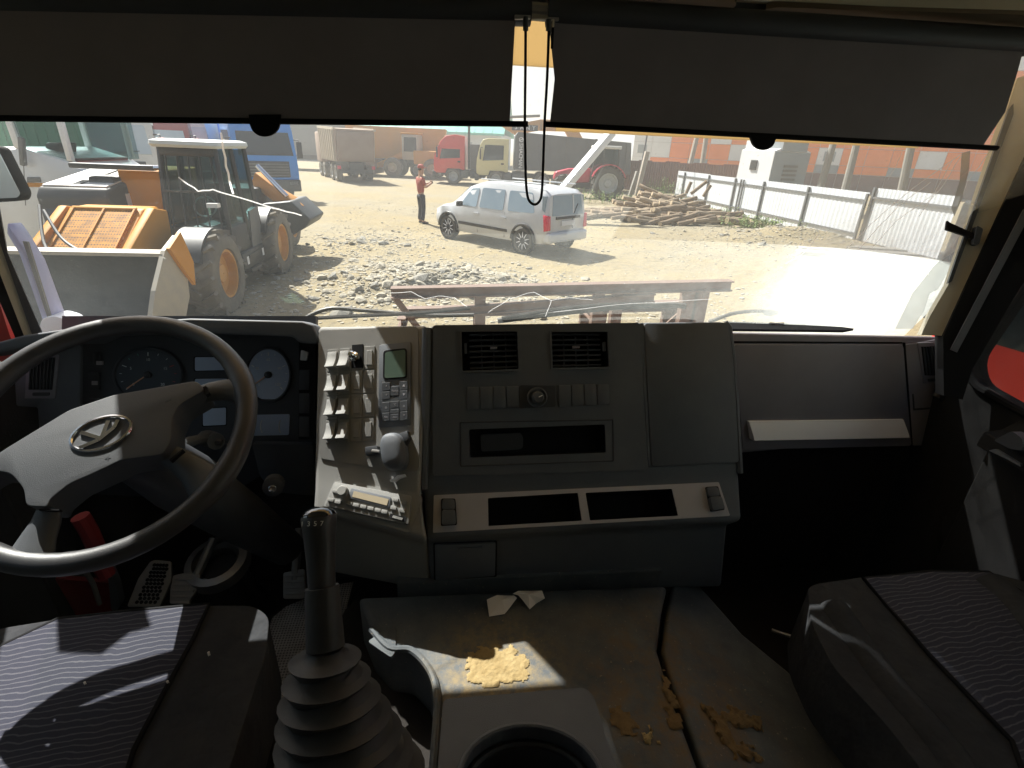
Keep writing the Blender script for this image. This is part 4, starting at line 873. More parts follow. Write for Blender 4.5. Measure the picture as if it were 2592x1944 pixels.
# pale gate leaf and concrete steps on the right
pg = empty('pale_sheet_gate', 'pale grey sheet gate at the right end of the white fence', 'gate', (FX, 14, 0)); ya, yb_ = onX(2210, FX), onX(2430, FX)
P = []; n_ = 38
for i in range(n_+1): P.append((FX+.1+(.014 if i % 2 else 0), ya+(yb_-ya)*i/n_))
build(prism(B(), P+[(x+.008, y) for x, y in P[::-1]], .12, 1.78, 'z'), 'leaf', 'fence_white', pg, world=True); build(bx(B(), FX+.04, FX+.10, ya, yb_, 1.45, 1.52), 'rail', 'post_grey', pg, world=True); build(bx(B(), FX+.03, FX+.10, ya-.04, ya+.04, 0, 1.8), 'post', 'post_grey', pg, world=True)
for k in range(3):
    y_ = ya-.9-.5*k; o = build(bx(B(), -1.9, 2.2, -.22, .22, 0, .16-.03*k), 'concrete_slab', 'concrete', None, smooth=True, bevel=.02); o.location = (12.6-.35*k, y_-.6, 0); o.rotation_euler = (0, 0, R(-14))
    tag(o, ('rear pale concrete slab of three lying before the sheet gate', 'middle pale concrete slab of three lying before the sheet gate', 'front pale concrete slab of three lying before the sheet gate')[k], 'slab', 'concrete slabs by the gate')
# transformer hut
hp = depth_pt(1960, 29); hut = empty('transformer_hut', 'white hut with a grey louvred side behind the white fence', 'hut', tuple(hp), R(-75))
build(prism(B(), [(-1.3, 0), (-1.3, 2.9), (0, 3.3), (1.3, 2.9), (1.3, 0)], -1.2, 1.2), 'wall', 'white_panel', hut); build(bx(B(), 1.2, 1.26, -1.25, 1.25, 0.1, 2.85), 'louvre_door', 'grey_panel', hut)
build(bx(B(), -.6, 1.28, -.9, .9, 2.9, 5.2), 'upper_box', 'grey_panel', hut); build(bx(B(), -1.5, -.62, -.8, .8, 3.0, 4.2), 'side_box', 'white_panel', hut)
for k in range(6): build(bx(B(), 1.26, 1.30, -.5, .5, 1.0+.22*k, 1.12+.22*k), 'louvre', 'machine_grey', hut)
build(bx(B(), -.3, .15, -1.36, -1.30, 1.9, 2.4), 'vent', 'machine_black', hut)
# poles
def pole(label, p0, p1, d, r, m, stub=None, name='utility_pole'):
    b0 = depth_pt(p0[0], d); r1 = ray(*p1); tp_ = EYE+r1*(d/r1.dot(FW)); t = empty(name, label, 'pole', tuple(b0)); tp_ = b0+(tp_-b0)*1.0
    k = 1.0
    build(tube(B(), [b0, b0.lerp(tp_, .5), tp_, tp_+(tp_-b0).normalized()*4], [r*1.25, r*1.1, r, r*.8], 10), 'shaft', m, t, smooth=True, world=True); return t, b0, tp_
t, b0, tp_ = pole('thin grey lamp post with a concrete stub, left of the log pile', (1622, 490), (1640, 330), 30, .05, 'post_grey')
st_ = tag(build(beam(B(), depth_pt(1606, 30.3), depth_pt(1614, 30.3)+V((.12, 0, 1.5)), .30, .22), 'concrete_stub', 'concrete', None, smooth=True, bevel=.02), 'short concrete stub leaning beside the thin lamp post', 'post')
st2 = tag(build(beam(B(), depth_pt(1623, 29.6), depth_pt(1630, 29.6)+V((.15, 0, 2.6)), .28, .24), 'timber_post', 'pole_wood', None, smooth=True, bevel=.02), 'pale timber post strapped to the thin lamp post', 'post')
for p0, p1, d, lb in (((1745, 420), (1768, 330), 37, 'leaning strut of the twin pole before the orange building'), ((1783, 420), (1790, 330), 37, 'upright leg of the twin pole before the orange building'), ((2095, 465), (2115, 345), 26, 'slanted concrete pole right of the transformer hut'), ((2165, 470), (2172, 350), 25, 'upright concrete pole above the right end of the white fence'), ((2322, 465), (2308, 360), 22, 'concrete pole standing behind the pale sheet gate')):
    pole(lb, p0, p1, d, .16, 'pole_wood' if d > 30 else 'concrete')
cab_p = [depth_pt(1790, 37)+V((0, 0, 6)), depth_pt(1905, 33)+V((0, 0, 3.6)), depth_pt(2110, 26)+V((0, 0, 4.6))]
# ---- log pile
random.seed(31); lm = []
for k in range(7):
    r_, L_ = random.uniform(.075, .13), random.uniform(1.1, 2.6); bm = B(); n_ = 6
    pts = [V((L_*(i/n_-.5), random.uniform(-.02, .02), random.uniform(-.02, .02))) for i in range(n_+1)]; tube(bm, pts, [r_*random.uniform(.88, 1.08) for _ in pts], 9)
    me = bpy.data.meshes.new('log'); bm.to_mesh(me); bm.free(); me.materials.append(MATS['log_bark' if k % 3 else 'log_pale']); me.materials.append(MATS['log_end'])
    for p_ in me.polygons: p_.use_smooth = len(p_.vertices) == 4; p_.material_index = 1 if len(p_.vertices) > 4 else 0
    lm.append(me)
def hump(x, y): return max(0, 0.95*math.exp(-((x-9.0)/1.3)**2-((y-23.3)/1.1)**2)+.42*math.exp(-((x-9.4)/2.0)**2-((y-21.2)/1.3)**2))
n_ = 0
while n_ < 150:
    if n_ < 60: x, y = random.gauss(9.3, 1.0), random.gauss(22.8, .9)
    elif n_ < 115: x, y = random.uniform(7.2, 11.3), random.uniform(19.9, 22.3)
    else: x, y = random.uniform(4.6, 8.2), random.uniform(21.6, 24.0)
    o = bpy.data.objects.new('log', random.choice(lm)); COL.objects.link(o); h = hump(x, y)
    o.location = (x, y, gz(x, y)+.09+h*random.uniform(.25, 1)); o.rotation_euler = (random.uniform(0, 6), random.uniform(-.14, .14)*(1+2*h), random.gauss(-.1, .38))
    pal = 'pale peeled' if o.data.materials[0].name == 'log_pale' else 'dark brown'
    tag(o, f'{pal} log '+('in the tall back heap of the log pile' if n_ < 60 else 'in the low stack along the front of the log pile' if n_ < 115 else 'strewn at the left end of the log pile'), 'log', f'{pal} logs '+('of the back heap' if n_ < 60 else 'of the front stack' if n_ < 115 else 'strewn at the left')); n_ += 1
for k, (p0, p1, z0_, z1_) in enumerate((((1765, 500), (1800, 490), .9, 1.45), ((1798, 508), (1812, 495), .8, 1.3), ((1752, 505), (1760, 488), .9, 1.4))):
    a, b = depth_pt(p0[0], 23), depth_pt(p1[0], 23); a.z, b.z = z0_, z1_
    tag(build(tube(B(), [a, b], .08, 8), 'log', 'log_bark', None, smooth=True), ('log jutting up at the right end of the pile, longest of three', 'log jutting up at the right end of the pile, rightmost of three', 'log jutting up at the right end of the pile, leftmost of three')[k], 'log', 'logs jutting from the pile')
# ---- weeds
def weed(px, d, n, h, sp, label):
    p = depth_pt(px, d); random.seed(int(px)); t = empty('weed_clump', label, 'weeds', (p.x, p.y, gz(p.x, p.y)), 0, 'weed clumps round the log pile'); bm = B(); bs = B()
    for k in range(n):
        x, y = random.gauss(0, sp), random.gauss(0, sp*.5); hh = h*random.uniform(.5, 1); le = V((x+random.uniform(-.15, .15), y+random.uniform(-.1, .1), hh)); tube(bs, [V((x, y, -.02)), le], .006, 3)
        for q in range(7):
            c_ = V((x, y, 0)).lerp(le, random.uniform(.2, 1)); a = random.uniform(0, 6.3); L_ = random.uniform(.06, .14); d_ = V((math.cos(a), math.sin(a), random.uniform(.0, .8))).normalized(); s_ = d_.cross(V((0, 0, 1))).normalized()*L_*.28
            bm.faces.new([bm.verts.new(v) for v in (c_, c_+d_*L_*.5+s_, c_+d_*L_, c_+d_*L_*.5-s_)])
    build(bm, 'leaves', 'weed', t); build(bs, 'stems', 'weed', t)
weed(1482, 26, 60, .75, .7, 'green weeds at the left behind the log pile, below the tractor'); weed(1575, 27, 60, .6, .8, 'green weeds between the tractor wheel and the concrete stub')
weed(1690, 25.5, 70, 1.5, .5, 'tall green weeds on top behind the highest logs'); weed(1845, 21.5, 50, .6, .5, 'green weeds at the fence foot behind the log pile'); weed(1965, 18.2, 130, .5, .6, 'largest green weed clump on the spoil bank, right of the logs')

# ---- rusty steel rack in front of the truck
rk = empty('steel_rack', 'rusty brown steel rack standing just in front of the truck', 'rack', (1.0, 4.6, 0))
k0, k1 = Yp(990, 741, 4.6), Yp(1850, 722, 4.6)
def I(a, b, w_, h, name='beam'):
    bm = B(); d = (V(b)-V(a)); beam(bm, V(a)+V((0, 0, h/2)), V(b)+V((0, 0, h/2)), w_, .012); beam(bm, V(a)-V((0, 0, h/2)), V(b)-V((0, 0, h/2)), w_, .012); beam(bm, a, b, .012, h-.014); build(bm, name, 'rack_steel', rk, world=True)
I(k0, k1, .10, .085); I(k0+V((.05, .45, -.32)), k1+V((-.02, .45, -.32)), .10, .085); I(k0+V((.45, -.02, -.17)), k1+V((-.75, -.02, -.12)), .08, .07)
for px_c in (1205, 1505, 1555, 1745, 1775):
    t_ = (px_c-990)/860; p = k0.lerp(k1, t_); build(beam(B(), (p.x, p.y+.02, 0), (p.x, p.y+.02, p.z-.05), .10 if px_c < 1700 else .14, .09, V((0, 1, 0))), 'post', 'rack_steel', rk, world=True)
    build(beam(B(), (p.x, p.y+.45, 0), (p.x, p.y+.45, p.z-.37), .09, .08, V((0, 1, 0))), 'post', 'rack_steel', rk, world=True)
for px_c in (1010, 1505, 1790): t_ = (px_c-990)/860; p = k0.lerp(k1, t_); I(p+V((0, .03, -.30)), p+V((0, .43, -.32)), .08, .07, 'cross_beam')
build(beam(B(), k0+V((.02, .0, -.03)), k0+V((.45, .2, -.75)), .08, .05), 'brace', 'rack_steel', rk, world=True); build(beam(B(), k1+V((-.22, .0, -.05)), k1+V((-.75, .3, -.85)), .10, .06), 'brace', 'rack_steel', rk, world=True)
for p_ in (k0, k1): build(beam(B(), (p_.x, p_.y, .05), (p_.x, p_.y+.6, .05), .10, .09), 'foot', 'rack_steel', rk, world=True)

# ---- red lorry beside the passenger window; unseen one added to darken the driver's side
rl_ = truck('red lorry with a yellow flash standing beside the passenger door window', (4.2, 1.42, 0), R(0), 'red_paint', 3.1, None)
for s in (-1,): quad(rl_, [(-1.235, .0, 1.02), (-1.235, .55, 1.02), (-1.235, 1.02, 1.30), (-1.235, .98, 1.375), (-1.235, .86, 1.33), (-1.235, .70, 1.36), (-1.235, .40, 1.44), (-1.235, .0, 1.50)], (-1, 0, 0), .008, 'yellow_flash', 'flash')
build(bx(B(), -1.22, 1.22, -6.5, -.95, 1.0, 3.3), 'cargo_box', 'white_dusty', rl_, smooth=True, bevel=.03)
bl = truck('unseen grey lorry added to block light on the driver side', (-4.6, -1.5, 0), R(4), 'grey_body', 3.2, None)

# ---- dusty summer air over the whole yard
hz = tag(build(bx(B(), -505, 505, -65, 705, -1.0, 18.5), 'haze', None), kind='stuff')
hm = bpy.data.materials.new('dust_haze'); hm.use_nodes = True; t_ = hm.node_tree; t_.nodes.clear(); oo = t_.nodes.new('ShaderNodeOutputMaterial'); pv = t_.nodes.new('ShaderNodeVolumePrincipled')
pv.inputs['Color'].default_value = (.92, .92, .90, 1); pv.inputs['Density'].default_value = .0040; pv.inputs['Anisotropy'].default_value = .3; t_.links.new(pv.outputs[0], oo.inputs['Volume']); hz.data.materials.append(hm)
# =================================================================== TRUCK CAB INTERIOR
def cr(x0, y0, s): return lambda *p: [(x0+s*p[i], y0+s*p[i+1]) for i in range(0, len(p), 2)]
c4 = cr(1832, 200, .5425); c5 = cr(0, 780, .4219); c6 = cr(760, 780, .3858); c7 = cr(1060, 800, .4219); c8 = cr(1800, 780, .434)
b1 = cr(0, 1350, .358); b2 = cr(600, 1250, .4183); b3 = cr(1100, 1400, .4069); b4 = cr(1850, 1350, .3581); t5 = cr(1150, 0, .3255)
XL, XR = -1.12, 1.43

# ---- cab shell
cab = empty('truck_cab', 'dark truck cab shell around the viewer, with beige roof lining and black pillars', 'truck cab', (.09, 0, 1.15))
bm = B(); bx(bm, XL, XR, -.75, 1.46, 1.10, 1.15); build(bm, 'floor', 'floor_dark', cab, world=True)
bm = B(); bx(bm, XL, XR, -.80, -.75, 1.10, 2.95); build(bm, 'rear_wall', 'brown_lining', cab, world=True)
bm = B(); bx(bm, XL, XR, 1.46, 1.50, .80, 1.965); build(bm, 'firewall', 'plastic_dark', cab, world=True)
# roof lining, its two recesses drawn as flat brown slabs beside the front edge
rl = Pl((0, .80, 2.775), (0, .12, -1))
bm = B(); bx(bm, XL, XR, -.75, .60, 2.80, 2.86); build(bm, 'roof_lining', 'roof_lining', cab, world=True)
bm = B(); prism(bm, [(.60, 2.80), (.96, 2.735), (1.04, 2.735), (1.06, 2.86), (.60, 2.86)], XL, XR); build(bm, 'roof_front', 'roof_lining', cab, world=True)
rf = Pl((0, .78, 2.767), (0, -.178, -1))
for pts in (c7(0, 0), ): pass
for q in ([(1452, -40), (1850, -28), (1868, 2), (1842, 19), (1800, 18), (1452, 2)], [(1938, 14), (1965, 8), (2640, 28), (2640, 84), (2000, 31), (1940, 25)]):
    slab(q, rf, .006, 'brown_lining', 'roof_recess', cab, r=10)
bm = B(); bx(bm, XL, XR, 1.00, 1.06, 2.70, 2.74); build(bm, 'windshield_header', 'plastic_dark', cab, world=True)
# tinted visor: strip shows between the blinds, unseen lengths cut to shape the sunlight
for x0_, x1_, z_ in ((-1.0, -.42, 2.742), (-.42, .143, 2.553), (.143, .262, 2.683), (.262, 1.30, 2.543)):
    bm = B(); prism(bm, [(1.46, z_), (1.465, z_), (1.445, 2.82), (1.10, 2.90), (1.06, 2.90), (1.06, 2.895), (1.44, 2.815)], x0_+.002, x1_-.002); build(bm, 'sun_visor', 'visor_tint', cab, world=True)
# doors
ax = V((1, 0, 0))
def yz(x, y, X): p = Xp(x, y, X); return (p.y, p.z)
win = [yz(2592, 690, 1.37), yz(2456, 932, 1.37), yz(2470, 985, 1.37), yz(2592, 1045, 1.37)]
y0, z0 = win[1]; zb = win[3][1]
def door(side, X, name_y):
    s = 1 if side > 0 else -1
    wl = [(.98, 2.64), (1.11, 2.10), (1.08, 2.0), (win[3][0], zb), (-.35, zb-.02), (-.35, 2.68)] if s < 0 else [(y0-.10, 2.66), (y0+.012, z0+.02), (y0-.025, z0-.035), (win[3][0], zb), (-.35, zb-.02), (-.35, 2.68)]  # left opening, out of view, drawn forward to let sun onto the seat
    wl = [(p[0], p[1]) for p in rnd(wl, .05, 4)]
    out = [(-.75, 1.12), (1.2, 1.12), (1.2, 2.06), (1.02, 2.80), (-.75, 2.80)]
    bm = B(); es = []
    for Lp in (out, wl):
        vs = [bm.verts.new((X, a, b)) for a, b in Lp]; es += [bm.edges.new((vs[i], vs[(i+1) % len(vs)])) for i in range(len(vs))]
    g = bmesh.ops.triangle_fill(bm, use_beauty=True, edges=es)
    ex = bmesh.ops.extrude_face_region(bm, geom=bm.faces[:]); bmesh.ops.translate(bm, verts=[v for v in ex['geom'] if isinstance(v, bmesh.types.BMVert)], vec=(s*.05, 0, 0))
    bmesh.ops.recalc_face_normals(bm, faces=bm.faces[:])
    d = build(bm, 'door', 'door_card', cab, world=True)
    bm = B(); vs = [bm.verts.new((X+s*.025, a, b)) for a, b in wl]; bm.faces.new(vs)
    ex = bmesh.ops.extrude_face_region(bm, geom=bm.faces[:]); bmesh.ops.translate(bm, verts=[v for v in ex['geom'] if isinstance(v, bmesh.types.BMVert)], vec=(s*.004, 0, 0))
    build(bm, 'door_window', 'side_glass', d, world=True)
    bm = B(); tube(bm, [(X-s*.004, a, b) for a, b in wl], .010, 8, closed=True); build(bm, 'window_seal', 'black', d, smooth=True, world=True)
    return d
for X_ in (XL-.04, 1.372):
    bm = B(); bx(bm, X_, X_+.05, 1.17, 1.459, .9, 1.97); build(bm, 'kick_panel', 'floor_dark', cab, world=True)
dl = door(-1, XL, 0); dr = door(1, 1.37, 0)
dpl = Pl((1.37, 0, 0), (-1, 0, 0))
bm = B(); prism(bm, [(1.33, zb-.045), (1.285, zb-.05), (1.28, zb-.09), (1.32, 1.90), (1.33, 1.5), (1.369, 1.5), (1.369, zb-.02)], .1, .965, 'y'); build(bm, 'door_sill', 'door_card', dr, world=True, bevel=.004)
slab(c8(1690, 770, 1800, 715, 1860, 760, 1860, 830, 1790, 820), dpl.off(.085), .02, 'plastic_dark', 'latch_lever', dr, r=8)
slab(c8(1660, 830, 1770, 880, 1850, 925, 1850, 910, 1700, 820), dpl.off(.075), .02, 'plastic', 'latch_plate', dr, r=4)
for q in (c8(1575, 535, 1690, 580, 1680, 590, 1568, 543), c8(1715, 598, 1860, 665, 1850, 680, 1705, 608)):
    slab(q, Pl((1.31, 0, zb-.046), (-.1, 0, 1)), .003, 'black', 'sill_slot', dr)
# pillars, traced to a plane that slopes back with the windscreen
pp = Pl(Yp(2385, 850, 1.12), (-.5, -.82, .28))
slab([(2592, 395), (2640, 300), (2700, 600), (2592, 700), (2456, 935), (2432, 1010), (2385, 1000), (2383, 851)], pp, .012, 'black', 'pillar', cab, back=.05)
slab(c4(1395, 610, 1401, 680, 1085, 1275, 1055, 1262), pp.off(.012), .006, 'plastic', 'pillar_strip', cab)
slab([(2545, 283), (2572, 200), (2640, 180), (2620, 340), (2592, 404), (2386, 850), (2330, 848), (2352, 800), (2398, 722)], pp.off(-.006), .006, 'beige_trim', 'pillar_trim', cab, back=.03)
slab(c4(1322, 150, 1345, 120, 1345, 170, 1180, 620, 1060, 945, 1040, 955), pp.off(.002), .008, 'plastic_dark', 'pillar_seal', cab)
slab([(2395, 560), (2404, 566), (2480, 600), (2478, 610), (2392, 582)], pp.off(.01), .008, 'black', 'sensor_stalk', cab)
slab(c4(1165, 690, 1195, 705, 1175, 780, 1150, 775), pp.off(.004), .02, 'plastic_dark', 'coat_hook', cab, r=5)
lp = Pl(Yp(80, 843, 1.2), (.5, -.82, .28))
slab([(-60, 430), (-20, 420), (20, 640), (108, 843), (82, 846), (0, 612), (-60, 560)], lp, .008, 'plastic_dark', 'pillar_seal', cab)
slab([(-60, 560), (0, 612), (82, 846), (62, 850), (0, 690), (-60, 640)], lp.off(-.004), .006, 'beige_trim', 'pillar_trim', cab)
slab([(-60, 600), (0, 640), (80, 846), (85, 870), (62, 905), (0, 760), (-60, 700)], lp.off(-.012), .01, 'black', 'pillar', cab)
slab([(-20, 420), (-60, 430), (0, 640), (30, 740), (0, 765), (-150, 640), (-240, 430), (-180, 330)], lp.off(-.02), .006, 'black', 'pillar', cab, back=.03)  # outer pillar piece out of view, shaped to shade the driver seat
slab([(-80, 680), (0, 762), (28, 850), (52, 900), (20, 925), (0, 910), (-80, 900)], Pl(Yp(0, 850, 1.22), (.2, -1, .1)), .004, 'red_paint', 'door_jamb', cab, back=.02)

# ---- windscreen with its cracks
def wsp(u, v):           # u 0..1 left to right, v 0..1 bottom to top
    x = XL+.03+(XR-XL-.06)*u; bow = (1-(2*u-1)**4)*.06
    return V((x, 1.43-.43*v+bow-.03, 1.99+.78*v))
ws = empty('windshield', 'dusty cracked windshield below the two black blinds', 'windshield', (.09, 1.4, 2.05))
bm = B(); NU, NV = 24, 6
g = [[bm.verts.new(wsp(i/NU, j/NV)) for i in range(NU+1)] for j in range(NV+1)]
for j in range(NV):
    for i in range(NU): bm.faces.new((g[j][i], g[j][i+1], g[j+1][i+1], g[j+1][i]))
build(bm, 'pane', 'dusty_glass', ws, smooth=True, world=True)
wpl = Pl(wsp(.5, .3), V((0, -.70, -.40)).normalized())
def onws(x, y):
    """pixel ray -> curved pane"""
    d = ray(x, y); lo, hi = .5, 3
    for k in range(40):
        m = (lo+hi)/2; p = EYE+d*m; u = (p.x-XL-.03)/(XR-XL-.06); v = (p.z-1.99)/.78
        if p.y > wsp(min(max(u, 0), 1), v).y: hi = m
        else: lo = m
    return EYE+d*lo
def crack(pts, r=.0009):
    P = [onws(*p)-V((0, .004, .0)) for p in pts]; q = []
    for a, b in zip(P, P[1:]):
        for k in range(4):
            t = k/4; q.append(a.lerp(b, t)+V((random.uniform(-1, 1), 0, random.uniform(-1, 1)))*.0012)
    q.append(P[-1]); build(tube(B(), q, r, 5), 'crack', 'crack', ws, smooth=True, world=True)
crack([(560, 335), (575, 420), (592, 490)], .0022); crack([(454, 448), (505, 484), (540, 480), (590, 495), (690, 525), (765, 545)], .0014)
crack(c4(1100, 350, 900, 490, 740, 620, 620, 740, 560, 800, 480, 910)); crack(c4(960, 480, 820, 580, 690, 720, 560, 870, 455, 1020))
crack(c4(1000, 520, 800, 660, 660, 820, 545, 1000), .0007); crack(c4(440, 725, 380, 800, 330, 835, 285, 860), .0012)
crack(c4(1060, 380, 960, 560, 905, 640), .0007); crack(c4(1100, 360, 1000, 520, 930, 590), .0008); crack(c4(830, 330, 800, 400, 760, 470), .0006)
crack(c4(1240, 330, 1130, 480, 1085, 600), .0008); crack(c4(1110, 690, 1060, 780, 1040, 860, 1000, 855), .0007); crack(c4(960, 1020, 900, 1035, 845, 1090), .0010); crack(c4(940, 870, 975, 1000, 960, 1020), .0008)
crack([(990, 740), (1040, 738), (1075, 755), (1110, 748), (1150, 752), (1182, 775)], .0007); crack([(1235, 790), (1290, 755), (1350, 738), (1395, 760), (1380, 800)], .0007)
crack([(1395, 760), (1440, 752), (1500, 758)], .0006); crack([(1400, 790), (1560, 770), (1700, 762), (1800, 756)], .0006); crack(c4(1020, 1130, 1070, 1010), .0006)
slab(c4(1100, 640, 1140, 640, 1165, 690, 1000, 980, 960, 1000, 935, 1080, 880, 1165, 800, 1165, 880, 1000, 990, 860, 1060, 760), Pl(onws(2330, 700), (-.35, -.70, -.30)), .001, 'shatter', 'shatter_patch', ws, back=0)
slab(c4(1110, 345, 1150, 335, 1145, 420, 1110, 560, 1075, 640, 1062, 600, 1100, 480), Pl(onws(2430, 450), (-.35, -.70, -.30)), .001, 'shatter', 'shatter_patch', ws, back=0)

# ---- wiper arms lying along the foot of the glass
wp = Pl((0, 1.46, 2.1), (0, -1, 0))
def wiper(pts, r, label, blade=None):
    t = empty('windshield_wiper', label, 'wiper', wp.at(*pts[0]), group='wipers at the foot of the windshield')
    build(tube(B(), smoothpath([wp.at(*p) for p in pts]), r, 8), 'arm', 'wiper', t, smooth=True, world=True)
    if blade:
        q = [wp.off(.02).at(*p) for p in blade]
        for a, b in zip(q, q[1:]): pass
        bm = B(); tube(bm, smoothpath(q), .006, 6); build(bm, 'blade', 'rubber', t, smooth=True, world=True)
    return t
wiper([(1795, 815), (1850, 795), (1900, 788), (1960, 788)], .006, 'short curved wiper arm rising past the right end of the console', [(1935, 793), (1950, 796), (1968, 790)])
wiper([(760, 812), (830, 782), (920, 786), (1080, 798), (1200, 797)], .006, 'bent wiper arm lying behind the left part of the console', [(790, 806), (900, 800), (1060, 792), (1190, 780)])
wiper([(1260, 812), (1420, 792), (1560, 778), (1690, 772), (1735, 775)], .009, 'long greenish wiper arm crossing the steel rack', [(1270, 806), (1420, 782), (1560, 770), (1650, 770)])

# ---- roller blinds
BY = .95; bp = Pl((0, BY, 2.5), (0, -1, 0))
def blind(label, cloth, rail, tab, roller, side):
    t = empty('roller_blind', label, 'blind', bp.at(*rail[0]), group='black roller blinds over the windshield')
    slab(cloth, bp, .001, 'blind_cloth', 'cloth', t, back=.001, smooth=False)
    a, b = bp.at(*rail[0]), bp.at(*rail[1]); build(tube(B(), [a, b], .0045, 8), 'bottom_rail', 'black', t, smooth=True, world=True)
    slab(tab, bp.off(.003), .003, 'black', 'pull_tab', t, back=.004)
    a, b = bp.at(*roller[0]), bp.at(*roller[1]); a.y += .012; b.y += .012
    ro = build(tube(B(), [a, b], .021, 14), 'roller', 'plastic_dark', t, smooth=True, world=True)
    s = a if side > 0 else b; e = V((-.012*side, 0, 0))
    build(tube(B(), [s, s+e*1.1], .012, 10), 'roller_pin', 'metal_bare', ro, smooth=True, world=True)
    return t
circ = lambda cx, cy, r, a0=0, a1=360, n=20: [(cx+r*math.cos(R(a0+(a1-a0)*i/n)), cy+r*math.sin(R(a0+(a1-a0)*i/n))) for i in range(n+1)]
blind('left black roller blind above the steering wheel, round pull tab at its lower edge', [(-260, -60), (1312, -20), (1305, 30), (1290, 309), (640, 304), (-260, 292)], [(-260, 296), (1336, 314)],
      [(628, 296)]+circ(671, 306, 37, 180, 0, 14)[::1]+[(712, 296)] if False else [(631, 290), (711, 290)]+circ(671, 308, 38, 0, 180, 14), [(-200, -12), (1345, 22)], -1)
blind('right black roller blind in front of the passenger side, with a stub pull tab', [(1386, 20), (2600, 85), (2575, 180), (2543, 284), (2485, 372), (1960, 343), (1392, 313), (1404, 200)], [(1378, 314), (2524, 375)],
      [(1896, 338), (1968, 342)]+circ(1931, 350, 30, 10, 170, 10), [(1388, 26), (2620, 105)], 1)
cord = empty('pull_cord', 'black looped pull cord hanging between the two blinds', 'cord', bp.at(1353, 517))
cp = bp.off(.012)
build(tube(B(), smoothpath([cp.at(*p) for p in t5(555, 150, 553, 500, 549, 960, 555, 1350, 565, 1500, 585, 1565, 625, 1590, 662, 1565, 680, 1500, 690, 1300, 702, 960, 722, 600, 735, 240)]), .0022, 8), 'loop', 'black', cord, smooth=True, world=True)
for q in (t5(555, 130, 555, 240), t5(732, 150, 732, 240)): build(tube(B(), [cp.at(*p) for p in q], .0042, 8), 'cord_sleeve', 'plastic_dark', cord, smooth=True, world=True)
build(tube(B(), [cp.at(*p) for p in t5(766, 215, 762, 300, 758, 378)], .002, 8), 'cord_end', 'black', cord, smooth=True, world=True)
build(tube(B(), [cp.at(*p) for p in t5(772, 150, 770, 215)], .003, 6), 'cord_clip', 'chrome', cord, smooth=True, world=True)
br = empty('blind_bracket', 'beige bracket holding both blind rollers at the roof edge', 'bracket', bp.at(1365, 30))
slab(t5(600, 30, 720, 30, 722, 160, 585, 160), bp.off(-.012), .01, 'beige_trim', 'block', br, bevel=.002)
slab(t5(470, 118, 590, 122, 590, 148, 470, 152), bp.off(.01), .004, 'metal_bare', 'clip', br); slab(t5(720, 135, 810, 140, 810, 162, 720, 160), bp.off(.01), .004, 'metal_bare', 'clip', br)

# ---- dashboard planes
A0 = Yp(1300, 822, 1.08); PA = Pl(A0, tilt(27))
PD = Pl(PA.at(1080, 1000), tilt(37, 18))
PG = Pl(PA.at(1300, 1240), tilt(43))
PR = Pl(PD.at(980, 1190)+V((0, .015, 0)), tilt(50, 17))
PB = Pl(PG.at(1300, 1350)+V((0, .035, 0)), tilt(4))
TUN = 1.60
dash = empty('dashboard', 'dark grey truck dashboard across the cab with central console turned to the driver', 'dashboard', (.1, 1.2, TUN))
def back(p, y=1.44): return V((p.x, y, p.z))
TOPB = lambda x: V((x, 1.385, A0.z-.035))
# solid cores behind the face plates
def ring(top, rest, y=1.40):
    t = top; pts = [V((t.x*1.1, y, t.z-.13)), t]+rest; return pts+[V((rest[-1].x*1.05, y, rest[-1].z))]
off = .006
l = ring(PA.at(1090, 822), [PA.at(1072, 1244), PG.at(1073, 1252), PG.at(1078, 1362), PB.at(1080, 1372), PB.at(1090, 1500)])
r_ = ring(PA.at(1838, 814), [PA.at(1873, 1200), PG.at(1872, 1212), PG.at(1882, 1318), PB.at(1845, 1330), PB.at(1828, 1490)])
core = build(loft(B(), [l, r_]), 'console_core', 'plastic', dash, smooth=True, world=True, bevel=.012, seg=4)
l = ring(PD.at(806, 826), [PD.at(797, 1168), PR.at(797, 1232), PR.at(795, 1290), PR.off(-.03).at(797, 1296), V((PR.at(797, 1290).x-.02, PR.at(797, 1290).y+.03, TUN))])
r_ = ring(PD.at(1083, 824), [PD.at(1064, 1202), PR.at(1066, 1258), PR.at(1080, 1368), PB.at(1082, 1376), PB.at(1092, 1500)])
build(loft(B(), [l, r_]), 'console_core', 'plastic_dusty_lit', dash, smooth=True, world=True, bevel=.010, seg=4)
# joint strip where the driver panel turns the corner
bm = B(); tube(bm, [PA.at(1081, 832)-V((0, -.004, 0)), PA.at(1079, 1000)-V((0, -.004, 0)), PA.at(1070, 1240)-V((0, -.004, 0))], .011, 10); build(bm, 'corner_trim', 'plastic', dash, smooth=True, world=True)

